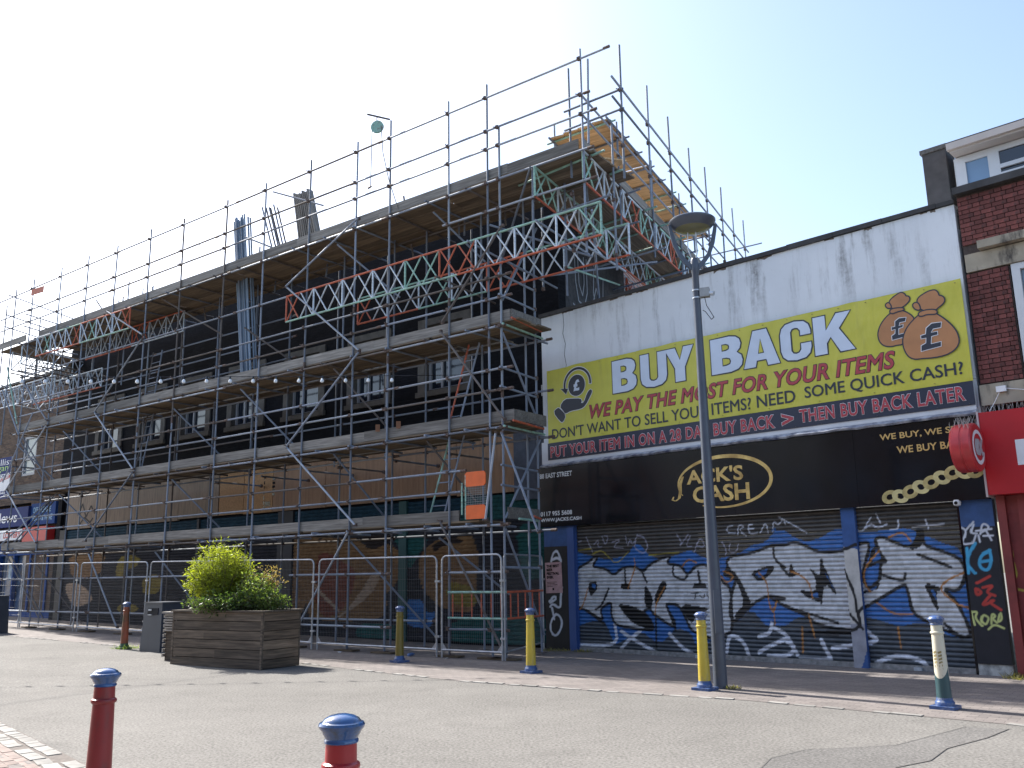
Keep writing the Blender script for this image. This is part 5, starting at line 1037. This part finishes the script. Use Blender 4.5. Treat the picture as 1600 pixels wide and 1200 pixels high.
MB().path([(-.33,-.02,-.1),(-.335,-.02,-.8),(-.35,-.02,-1.55),(-.38,-.02,-1.6)], .011, 5).path([(-.02,-.02,-.1),(.03,.0,-.8),(.14,.1,-1.5),(.3,.3,-2.3)], .011, 5).build('rope', M['rope'], gw); MB().tube((-.43,-.02,-1.6),(-.32,-.02,-1.58),.025,6).build('rope_hook', M['coupler'], gw)
sg2 = tag(MB().box(-.45,.45,-.01,.01,0,.22).build('red_board', M['red']), 'small red board fixed high at the left corner of the scaffold', 'board'); sg2.location = w2(OA, AA, -20.7, -.08, 11.62); sg2.rotation_euler = (0,R(3),-R(AA))
for lab, u in (('left hand rusty steel ring resting on the edge of the second toe board', -3.6), ('right hand rusty steel ring resting on the edge of the second toe board', -2.95)):
    rg = MB().prism([(-.05,0),(.05,0),(.05,.16),(-.05,.16)], -.03, -.01).prism([(-.02,.03),(.02,.03),(.02,.13),(-.02,.13)], -.034, -.031)
    tag(rg.build('board_clip', mat('rust_clip', (.22,.10,.05), .7)), lab, 'board clip').location = w2(OA, AA, u, .02, 4.83)
# festoon of bulbs across the street
fe = thing('festoon_lights', 'string of clear round bulbs hanging across the street in front of the scaffold', 'string lights', (0, 19.4, 5.88), 0)
def fz(x): return .06 - .012*x - .0*x + .0006*(x+6)**2
cab = [(x*.5, 0, fz(x*.5)) for x in range(-40, 0)]; MB().path(cab, .008, 5).build('cable', M['black'], fe)
t = NT('clear_bulb_glass'); t.b.inputs['Base Color'].default_value = (.75,.78,.8,1); t.b.inputs['Roughness'].default_value = .08; t.b.inputs['Metallic'].default_value = .0; t.b.inputs['Coat Weight'].default_value = 1; M['bulb'] = t.m
bme = MB().lathe([(.012,-.05),(.03,-.07),(.042,-.10),(.036,-.135),(.012,-.15)], 12).mesh('bulb', True); bme.materials.append(M['bulb']); sme = MB().lathe([(.02,.01),(.022,-.05),(.012,-.055)], 8).mesh('socket'); sme.materials.append(M['black'])
x = -17.6
while x < -2.2:
    o = obj('bulb', bme, None, fe); o.location = (x, 0, fz(x)); o.rotation_euler = (0, random.uniform(-.12,.12), 0); s_ = obj('socket', sme, None, o); x += .515
wire = tag(MB().path([(-26,14,16.2),(-17,25,13.8),(-12,36,15.2)], .012, 5).build('overhead_wire', M['rope']), 'thin overhead wire crossing the bright sky at the upper left', 'wire')

# ---------------------------------------------------------------- mesh fence panels
M['fence'] = mat('galvanised_fence_tube', (.42,.43,.45), .4, .25, 8, metal=.45); M['fwire'] = flat('fence_wire', (.16,.165,.175), .5, metal=.2)
def fence_panel(u0, u1, label, v0=-.25, v1=-.25, group='mesh fence panels along the scaffold'):
    A_ = w2(OA, AA, u0, v0, gz_u(u0)); B_ = w2(OA, AA, u1, v1, gz_u(u1)); d = B_-A_; L = math.hypot(d.x, d.y)
    e_ = thing('fence_panel', label, 'fence panel', A_, math.degrees(math.atan2(d.y, d.x)), group); sl = d.z/L; sh = lambda x: x*sl
    r = .019; c = .12; x0, x1, zl, zt = .03, L-.03, .17, 2.0
    pts = [(x0, .02)] + [(x0, zt-c)] + [(x0+c*(1-math.cos(a_)), zt-c+c*math.sin(a_)) for a_ in (.4,.8,1.2)] + [(x0+c, zt), (x1-c, zt)] + [(x1-c+c*math.sin(a_), zt-c+c*math.cos(a_)) for a_ in (.4,.8,1.2)] + [(x1, zt-c), (x1, .02)]
    b = MB(); b.path([(x, 0, z+sh(x)) for x, z in pts], r, 8); b.tube((x0,0,zl+sh(x0)),(x1,0,zl+sh(x1)), r, 8)
    b.build('frame', M['fence'], e_, True)
    w = MB(); n = int((x1-x0)/.05)
    for k in range(1, n): x = x0+(x1-x0)*k/n; w.tube((x,.0,zl+sh(x)),(x,.0,zt+sh(x)), .0016, 3, False)
    for k in range(1, 8): z = zl+(zt-zl)*k/8; w.tube((x0,.004,z+sh(x0)),(x1,.004,z+sh(x1)), .0019, 3, False)
    w.build('wire_mesh', M['fwire'], e_)
    g = MB()
    for x, s in ((x0,1),(x1,-1)): g.add([(x,-.004,zl+.16+sh(x)),(x+s*.14,-.004,zl+sh(x)),(x,-.004,zl+sh(x)),(x,.004,zl+.16+sh(x)),(x+s*.14,.004,zl+sh(x)),(x,.004,zl+sh(x))], [(0,1,2),(5,4,3),(0,3,4,1),(1,4,5,2),(2,5,3,0)])
    g.build('gusset', M['fence'], e_)
    cl = MB()
    for z in (zl+.25, 1.5): cl.box(L-.06, L+.06, -.03, .03, z-.02+d.z, z+.02+d.z)
    cl.build('clamp', M['fence'], e_)
    return e_
FP = [(-22.7,-19.35,'farthest left mesh fence panel, in front of the blue newsagent'), (-19.3,-15.9,'mesh fence panel behind the left litter bin, with rubble on the ground behind it'), (-15.75,-12.15,'mesh fence panel behind the mottled red bollard'), (-12.05,-8.7,'mesh fence panel partly hidden by the grey bin'),
      (-8.6,-5.3,'mesh fence panel hidden behind the timber planter'), (-5.17,-1.53,'mesh fence panel behind the olive bollard'), (-1.45,.14,'narrow mesh fence panel at the right corner of the scaffold')]
for a, c, l in FP: fence_panel(a, c, l)
fence_panel(.16, -.72, 'mesh fence panel turned back towards the wall beside the black pilaster', -.25, 2.3)

# ---------------------------------------------------------------- bollards
def bollard(label, x, y, body, cap, base=None, H=1.05, z0=None, name='bollard', lower=None):
    z0 = gz(x, y) if z0 is None else z0
    e_ = thing(name, label, 'bollard', (x, y, z0), -AB)
    hb = H-.105
    shaft = [(.085,.09),(.083,.13),(.080,.3),(.066,H-.22),(.066,H-.212),(.076,H-.205),(.079,H-.195),(.076,H-.185),(.065,H-.178),(.063,hb)]
    MB().lathe(shaft, 28).build('shaft', body, e_, True)
    capp = [(.064,hb-.004),(.070,hb),(.070,hb+.010),(.066,hb+.016),(.074,hb+.030),(.078,hb+.036),(.082,hb+.046),(.093,hb+.058),(.095,hb+.068),(.090,hb+.077),(.080,hb+.080),(.078,hb+.083),(.070,hb+.093),(.05,hb+.103),(.025,hb+.109),(.002,hb+.111)]
    MB().lathe(capp, 32).build('cap', cap, e_, True)
    MB().lathe([(.105,.0),(.105,.02),(.108,.045),(.10,.06),(.088,.075),(.088,.10)], 28, (0,0,.028)).box(-.135,.135,-.135,.135,-.01,.04).build('base', base or cap, e_, True)
    return e_
M['bblue'] = mat('blue_gloss_paint', (.025,.085,.235), .18, .12, 9, coat=.6, dirt=((.02,.04,.07), 14)); M['bblue_d'] = mat('worn_blue_paint', (.04,.09,.24), .4, .3, 12, dirt=((.2,.22,.27), 16))
M['byellow'] = mat('yellow_enamel', (.54,.41,.05), .4, .12, 5, dirt=((.30,.24,.10), 6, (1,1,.4))); M['bred'] = mat('dark_red_enamel', (.25,.022,.025), .38, .1, 6, dirt=((.16,.03,.03), 7, (1,1,.4))); M['bred2'] = mat('red_enamel', (.36,.022,.028), .33, .08, 6)
M['bmottle'] = mat('mottled_red_green_paint', (.36,.075,.04), .5, .4, 3, c2=(.05,.05,.02), stretch=(1,1,.7)); M['bolive'] = mat('olive_brown_paint', (.17,.13,.025), .35, .15, 3)
nb = bollard('near dark red bollard with a blue cap, at the left of the pale sett edging', -2.65, 6.02, M['bred'], M['bblue'])
MB().path([(-.066,-.02,.74),(-.085,-.02,.72),(-.09,-.02,.68),(-.086,-.02,.63),(-.07,-.02,.60)], .008, 6).build('chain_lug', M['bred'], nb)
bollard('brighter red bollard with a blue cap, nearest to the viewer', -.72, 3.87, M['bred2'], M['bblue'])
bollard('mottled red and green bollard beside the grey bin', -9.05, 21.4, M['bmottle'], M['bblue_d'], mat('mossy_green_base', (.05,.10,.06), .7))
t = NT('yellow_and_olive_bollard'); sp = t.new('ShaderNodeSeparateXYZ'); t.link(t.new('ShaderNodeTexCoord').outputs['Object'], sp.inputs[0])
bollard('olive brown bollard in front of the fence, just right of the planter', -2.24, 17.83, M['bolive'], M['bblue_d'])
bollard('yellow bollard standing free near the corner of the scaffold', .24, 15.55, M['byellow'], M['bblue_d'])
bollard('yellow bollard next to the lamp post', 2.6, 12.98, M['byellow'], M['bblue_d'])
# cream bollard turning dark teal below a jagged line
t = NT('cream_over_teal_paint'); tc = t.new('ShaderNodeTexCoord'); sp = t.new('ShaderNodeSeparateXYZ'); t.link(tc.outputs['Object'], sp.inputs[0])
wv = t.new('ShaderNodeTexWave'); wv.wave_profile = 'SAW'; wv.bands_direction = 'Y'; wv.inputs['Scale'].default_value = 3.2; t.link(tc.outputs['Object'], wv.inputs['Vector'])
mm = t.new('ShaderNodeMath', operation='MULTIPLY_ADD'); t.link(wv.outputs[1], mm.inputs[0]); mm.inputs[1].default_value = -.16; t.link(sp.outputs[2], mm.inputs[2])
gtm = t.new('ShaderNodeMath', operation='GREATER_THAN'); t.link(mm.outputs[0], gtm.inputs[0]); gtm.inputs[1].default_value = .31
out = t.mix(gtm.outputs[0], (.03,.075,.085), t.mix(t.ramp(t.noise(tc.outputs['Object'], 20), [(.6, g3(0)), (.7, g3(1))]), (.60,.56,.44), (.42,.38,.28)))
t.link(out, t.b.inputs['Base Color']); t.b.inputs['Roughness'].default_value = .4
cb_ = bollard('cream bollard with a dark teal foot and gold feather stickers, in front of the shutters', 4.97, 10.95, t.m, M['bblue_d'])
gs = MB(); 
for k in range(7):
    for s in (0, 1):
        x = -.045 + s*.055; z = .62-.038*k; yy = -math.sqrt(max(0, .0745**2-x*x))-.002; yb = -math.sqrt(max(0, .0745**2-(x+.035)**2))-.002
        gs.add([(x,yy,z),(x+.035,yb,z+.012),(x+.035,yb,z+.034),(x,yy,z+.022)], [(0,1,2,3)])
gs.build('gold_sticker', mat('dull_gold', (.28,.22,.08), .5, .5, 30), cb_)

# ---------------------------------------------------------------- lamp post
lp = thing('street_lamp', 'tall dark grey lamp post with a dish shaped lamp held on a forked bracket', 'street lamp', (2.85,13.12,0), 0)
M['lampgrey'] = mat('grey_lamp_paint', (.075,.09,.12), .35, .12, 4)
MB().lathe([(.098,0),(.094,.4),(.090,1.6),(.083,2.2),(.074,3.3),(.058,5.2),(.052,6.1),(.06,6.12),(.06,6.3),(.045,6.34)], 28).build('pole', M['lampgrey'], lp, True)
dr = MB().box(-.045,.045,-.098,-.08,.75,1.35).build('access_door', M['lampgrey'], lp)
for s in (-1, 1):
    cs = [(.0,6.2),(.09,6.28),(.2,6.42),(.265,6.6),(.31,6.78),(.335,6.9)]; b = MB(); vs = []
    for i, (x, z) in enumerate(cs):
        w = .085 - .008*i; nx, nz = (.6,-.6) if i < 3 else (.9,-.3)
        vs += [(s*x, -.022, z), (s*x, .022, z), (s*(x+nx*w*1.1), .022, z+nz*w*1.1), (s*(x+nx*w*1.1), -.022, z+nz*w*1.1)]
    b.add(vs, [(4*i+j, 4*i+(j+1)%4, 4*i+4+(j+1)%4, 4*i+4+j) for i in range(5) for j in range(4)] + [(3,2,1,0), (20,21,22,23)]); b.build('fork_arm', M['lampgrey'], lp)
hd = MB().lathe([(.27,6.82),(.28,6.83),(.325,6.875),(.352,6.915),(.36,6.93),(.36,6.95),(.345,6.965),(.24,7.01),(.08,7.04),(.002,7.045)], 40).build('lamp_head', M['lampgrey'], lp, True)
t = NT('ribbed_lamp_glass'); t.b.inputs['Base Color'].default_value = (.17,.175,.10,1); t.b.inputs['Roughness'].default_value = .15; t.b.inputs['Coat Weight'].default_value = .5
gl = MB().lathe([(.002,6.76),(.14,6.77),(.23,6.795),(.268,6.82)], 32).build('lens', t.m, lp, True)
MB().path([(.02,0,6.3),(.05,0,6.45),(.04,-.02,6.77)], .012).path([(-.03,0,6.3),(-.09,.0,6.5),(-.08,0,6.77)], .009).build('wire', M['silver'], lp)
cc = thing('cctv_camera', 'small grey camera box strapped to the lamp post with a loose cable', 'camera', (2.85,13.12,5.72), -20)
MB().lathe([(.064,-.01),(.064,.01)], 20, (0,0,.10)).lathe([(.066,-.01),(.066,.01)], 20, (0,0,-.02)).build('strap', M['silver'], cc); MB().box(.055,.2,-.06,.05,-.02,.12).build('housing', mat('grey_plastic_box', (.32,.33,.33), .5), cc); MB().tube((.19,-.02,.03),(.27,-.05,.01),.035,12).build('lens_barrel', M['silver'], cc, True)
MB().path([(.12,0,-.02),(.14,.0,-.15),(.24,0,-.35),(.2,0,-.38),(.12,0,-.25),(.08,0,-.22)], .006).build('cable', M['black'], cc)

# ---------------------------------------------------------------- bins
M['bin'] = mat('slate_grey_bin', (.045,.055,.075), .42, .12, 3); M['binlid'] = mat('bin_lid_grey', (.09,.10,.12), .35, .1, 3)
def litter_bin(label, x, y, rot, sc_=1.0):
    e_ = thing('litter_bin', label, 'bin', (x, y, gz(x, y)), rot); w0, w1, d0, d1, h = .36, .31, .30, .26, 1.04
    b = MB(); b.add([(-w0,-d0,0),(w0,-d0,0),(w0,d0,0),(-w0,d0,0),(-w1,-d1,h),(w1,-d1,h),(w1,d1,h),(-w1,d1,h)], [(0,3,2,1),(4,5,6,7),(0,1,5,4),(1,2,6,5),(2,3,7,6),(3,0,4,7)]); b.build('body', M['bin'], e_)
    MB().box(-.335,.335,-.285,.285,h+.002,h+.03).build('lid', M['binlid'], e_)
    yv = -d1-.018
    MB().add([(-.17,yv-.012,h-.24),(.19,yv-.012,h-.24),(.19,yv+.004,h-.10),(-.17,yv+.004,h-.10),(-.17,yv+.03,h-.24),(.19,yv+.03,h-.24),(.19,yv+.03,h-.10),(-.17,yv+.03,h-.10)], [(0,1,2,3),(7,6,5,4),(0,4,5,1),(1,5,6,2),(2,6,7,3),(3,7,4,0)]).build('slot', flat('slot_black', (.006,.006,.008), .8), e_)
    MB().box(-.13,.0,yv-.03,yv-.008,h-.255,h-.238).box(-.13,-.02,yv-.022,yv-.012,h-.16,h-.12).build('stub_plate', M['silver'], e_)
    return e_
litter_bin('dark grey litter bin next to the wooden planter', -8.0, 20.9, -33)
litter_bin('dark grey litter bin at the left edge of the photo', -15.35, 27.0, -28)

# ---------------------------------------------------------------- planter
PX = w2(OA, AA, -4.11, -3.19); PR = -AA + 5.6
pl = thing('timber_planter', 'large weathered timber planter box with six rows of dark planks', 'planter', (PX.x, PX.y, gz(PX.x, PX.y)), PR)
M['plank'] = wood('dark_weathered_plank', (.058,.043,.032), (.20,.155,.112), island=.35); M['plank_y'] = wood('dark_weathered_plank_side', (.07,.05,.035), (.24,.175,.12), axis='y', island=.35)
w, d, h = 1.24, .48, 1.0; nrow = 6; ph = h/nrow
for k in range(nrow):
    z0 = k*ph
    split_ = random.uniform(-.4,.4) if k in (1,3,4) else None
    segs = [(-w+.045, w-.045)] if split_ is None else [(-w+.045, split_-.0015), (split_+.0015, w-.045)]
    for a, c in segs: MB().box(a, c, -d+random.uniform(0,.008), -d+.04, z0+.006, z0+ph-.006).build('plank', M['plank'], pl)
    MB().box(-w+.045, w-.045, d-.04, d, z0+.006, z0+ph-.006).build('plank', M['plank'], pl)
    for s in (-1, 1): MB().box(s*w-(.04 if s > 0 else 0), s*w+(.04 if s < 0 else 0), -d+.045, d-.045, z0+.006, z0+ph-.006).build('plank', M['plank_y'], pl)
for sx in (-1,1):
    for sy in (-1,1): MB().box(sx*w-.043*(sx>0), sx*w+.043*(sx<0), sy*d-.043*(sy>0), sy*d+.043*(sy<0), 0, h).build('corner_post', M['plank'], pl)
b = MB(); b.box(-w-.03,w+.03,-d-.03,-d+.07,h,h+.03); b.box(-w-.03,w+.03,d-.07,d+.03,h,h+.03); b.box(-w-.03,-w+.07,-d+.07,d-.07,h,h+.03); b.box(w-.07,w+.03,-d+.07,d-.07,h,h+.03); b.build('top_rail', M['plank'], pl)
MB().box(-w+.05,w-.05,-d+.05,d-.05,.2,h-.06).build('soil', mat('dark_soil', (.03,.022,.016), .95, .4, 20, bump=.6), pl)
bn = thing('slatted_bench_end', 'end of a low pale slatted timber bench behind the left side of the planter', 'bench', Vector((PX.x, PX.y, gz(PX.x,PX.y))) + Vector((-1.28,.92,0)), PR)
M['paleslat'] = mat('silvered_slats', (.34,.31,.27), .8, .25, 10)
for k in range(7): MB().box(-.35,.5,-.25+.001,-.21,.60+.05*k,.632+.05*k).build('slat', M['paleslat'], bn); 
for k in range(9): MB().box(-.39,-.351,-.25,.3,.10+.095*k,.16+.095*k).build('slat', M['paleslat'], bn)
MB().box(-.35,.5,-.2,.3,0,.94).build('frame', M['plank'], bn); MB().box(-.42,.55,-.28,.35,.945,.98).build('seat', M['paleslat'], bn)

# ---------------------------------------------------------------- plants
def leaf_mat(name, c1, c2, c3, rough=.45):
    t = NT(name); gi = t.new('ShaderNodeNewGeometry'); out = t.ramp(gi.outputs['Random Per Island'], [(0, c1), (.5, c2), (1, c3)])
    t.link(out, t.b.inputs['Base Color']); t.b.inputs['Roughness'].default_value = rough
    tr = t.new('ShaderNodeBsdfTranslucent'); t.link(t.mix(1.0, out, (1.6,1.7,.6), 'MULTIPLY'), tr.inputs[0]); mx = t.new('ShaderNodeMixShader'); mx.inputs[0].default_value = .45
    t.link(t.b.outputs[0], mx.inputs[1]); t.link(tr.outputs[0], mx.inputs[2]); t.link(mx.outputs[0], t.n['Material Output'].inputs[0]); return t.m
def leaf(b, p, d, L, w, up=None):
    d = Vector(d).normalized(); s = d.cross(Vector((random.gauss(0,1), random.gauss(0,1), random.gauss(0,1)))).normalized()*w; n = d.cross(s).normalized()*L*.12
    p = Vector(p); b.add([p, p+d*L*.45+s+n, p+d*L, p+d*L*.45-s+n], [(0,1,2,3)])
def shrub(name, label, base, stems, m, H, spread, L, w, per, droop=.3, lean=(0,0), z_lo=.25):
    e_ = thing(name, label, 'shrub', base, 0); lv = MB(); st = MB()
    for i in range(stems):
        a = random.uniform(0, 6.28); r0 = random.uniform(0,.25); rr = spread*math.sqrt(random.random()); hh = H*(1-.42*(rr/spread)**2)*random.uniform(.55,1.04)
        p0 = Vector((math.cos(a)*r0*spread, math.sin(a)*r0*spread*.6, 0)); p1 = Vector((math.cos(a)*rr+lean[0], math.sin(a)*rr*.62+lean[1], hh))
        mid = (p0+p1)/2 + Vector((random.gauss(0,.06), random.gauss(0,.06), hh*.12)); pts = [(1-t_)**2*p0+2*t_*(1-t_)*mid+t_**2*p1 for t_ in [k/6 for k in range(7)]]
        st.path(pts, .004, 4)
        for k in range(per):
            t_ = z_lo+(1-z_lo)*(random.random()**.75); p = (1-t_)**2*p0+2*t_*(1-t_)*mid+t_**2*p1
            side = Vector((random.gauss(0,1), random.gauss(0,1), random.gauss(.35,.7))).normalized(); q = p+side*random.uniform(.01,.10)
            leaf(lv, q, side + Vector((0,0,-droop*random.random())), L*random.uniform(.6,1.3), w*random.uniform(.7,1.3))
    lv.build('leaves', m, e_); st.build('stem', mat('woody_stem', (.12,.10,.05), .8), e_); return e_
lime = leaf_mat('lime_green_leaves', (.13,.16,.02), (.27,.31,.035), (.42,.44,.07)); mid_ = leaf_mat('mid_green_leaves', (.07,.12,.035), (.15,.21,.06), (.27,.32,.12))
dark = leaf_mat('dark_green_leaves', (.03,.06,.02), (.06,.10,.035), (.12,.16,.06)); pink = leaf_mat('pinkish_tips', (.16,.13,.06), (.26,.19,.11), (.36,.24,.17))
def on_pl(x, y): a = R(PR); return (PX.x+x*math.cos(a)-y*math.sin(a), PX.y+x*math.sin(a)+y*math.cos(a), gz(PX.x,PX.y)+.93)
shrub('bamboo_shrub', 'tall feathery lime green shrub in the left half of the planter', on_pl(-.52,.05), 220, lime, 1.47, .70, .088, .0078, 58, .4)
shrub('leafy_shrub', 'lower mid green leafy shrub with pale flecked leaves in the right half of the planter', on_pl(.50,-.02), 62, mid_, .88, .46, .062, .015, 34, .2, (.04,0), .12)
shrub('low_bush', 'small green bush spilling at the right corner of the planter', on_pl(.95,.0), 44, mid_, .46, .28, .052, .014, 26, .2, (.03,0), .1)
shrub('dark_undergrowth', 'dark green undergrowth low along the middle of the planter', on_pl(.05,-.28), 110, dark, .48, .85, .07, .016, 22, .2, (0,0), .05)
shrub('pink_tipped_shrub', 'sparse shrub with pinkish tips rising behind the leafy one', on_pl(.45,.25), 26, pink, 1.02, .42, .055, .012, 26, .1, (.1,0), .45)
M['straw'] = leaf_mat('dry_yellow_weeds', (.14,.13,.05), (.22,.20,.08), (.32,.29,.12)); 
def weeds(label, x, y, r, n, m, L=.09):
    b = MB()
    for k in range(n):
        a = random.uniform(0,6.28); rr = r*math.sqrt(random.random()); leaf(b, (rr*math.cos(a), rr*math.sin(a), 0), (random.gauss(0,.6), random.gauss(0,.6), random.uniform(.3,1)), L*random.uniform(.4,1.2), .005)
    o = b.build('weeds', m); tag(o, label, 'weeds'); o['kind'] = 'stuff'; o.location = (x, y, gz(x, y)+.004)
weeds('green weeds round the foot of the mottled bollard', -8.95, 21.35, .28, 160, mid_, .14)
weeds('dry weeds at the foot of the lamp post', 2.98, 13.05, .14, 110, M['straw'], .07)
p = w2(OB, AB, 8.6, -.18); weeds('dry weeds at the foot of the red pilaster', p.x, p.y, .3, 320, M['straw'], .12)
p = w2(OB, AB, -.45, -.15); weeds('dry weeds along the foot of the black pilaster', p.x, p.y, .35, 260, M['straw'], .07)
p = w2(OB, AB, .2, -.12); weeds('yellow weeds at the left end of the shutters', p.x, p.y, .22, 140, M['straw'], .08)
# litter
def litter(label, cat, x, y, s, m, kind=0):
    b = MB()
    if kind == 0:
        n = 7; vs = [(s*math.cos(k*6.283/n)*random.uniform(.5,1), s*.7*math.sin(k*6.283/n)*random.uniform(.5,1), random.uniform(.002,.03)) for k in range(n)]+[(0,0,.03)]
        b.add(vs, [(k,(k+1)%n,n) for k in range(n)])
    else: b.lathe([(.005,0),(.03,.01),(.033,.05),(.033,.15),(.014,.19),(.014,.21)], 12)
    o = b.build('crumpled_can' if kind else 'litter', m); tag(o, label, cat); o.location = (x, y, gz(x, y)+(.035 if kind else .006))
    if kind: o.rotation_euler = (R(88), 0, random.uniform(0,3))
for lab, u, v, s, k in (('crushed blue and white can on the pavement behind the olive bollard', -2.3,-.3,.03,1), ('white paper scrap under the fence left of the olive bollard', -4.3,-.35,.07,0), ('brown board offcut under the fence beside the olive bollard', -3.3,-.1,.2,0),
                    ('pale rubble lump behind the fence at the left', -17.0,.6,.22,0), ('second rubble lump behind the fence nearer the bin', -16.2,.5,.2,0), ('scrap of pale paper near the planter on the pavement', -7.1,-.6,.08,0), ('small white scrap on the ground below the mesh panel joint', -1.2,-.35,.05,0)):
    p = w2(OA, AA, u, v); litter(lab, 'can' if k else 'litter', p.x, p.y, s, (flat('can_blue', (.12,.2,.4), .35) if k else (M['board'] if 'board' in lab else flat('paper_white', (.5,.5,.5), .8))), k)

# ---------------------------------------------------------------- the other side of the street, seen only as reflections
def opposite(label, u0, u1, h, wallm, n):
    e_ = thing('shop_building', label, 'building', w2(OA, AA, u0, -21.5), -AA); L = u1-u0
    MB().box(0, L, -9, 0, 0, h).build('wall', wallm, e_); MB().box(-.05, L+.05, -9, .12, h, h+.18).build('coping', M['leadcap'], e_)
    MB().box(.2, L-.2, 0, .12, 2.9, 3.6).build('fascia', flat('sign_colour', random.choice([(.04,.15,.08),(.35,.04,.04),(.05,.07,.2)]), .4), e_)
    for k in range(3): MB().box(.3+k*(L-.4)/3, .1+(k+1)*(L-.4)/3, 0, .04, .5, 2.8).build('shop_window', M['glass_dark'], e_)
    for k in range(n):
        x = L*(k+.5)/n; w_ = MB().box(x-.6, x+.6, 0, .05, 4.4, 6.1).build('window', M['upvc'], e_); MB().box(x-.52, x+.52, .05, .06, 4.48, 6.02).build('pane', M['skyglass'], w_)
oppm = [brick_mat('opposite_red_brick', (.20,.09,.06), (.28,.12,.08), (.2,.18,.15)), mat('opposite_cream_render', (.42,.40,.34), .9, .15, 3), brick_mat('opposite_brown_brick', (.16,.11,.08), (.22,.15,.1), (.18,.16,.14))]
for i, (lab, a, c, h) in enumerate((('red brick shops across the street behind the viewer, left end', -30, -18, 8.4), ('cream rendered shop across the street behind the viewer', -17.98, -8, 9.0), ('tall brown brick shop across the street behind the viewer', -7.98, 3, 9.6),
        ('red brick shop directly behind the viewer', 3.02, 13, 8.6), ('second cream rendered shop across the street, further right', 13.02, 24, 9.2), ('brown brick corner shop across the street at the far right', 24.02, 36, 8.6))): opposite(lab, a, c, h, oppm[i % 3], 4)
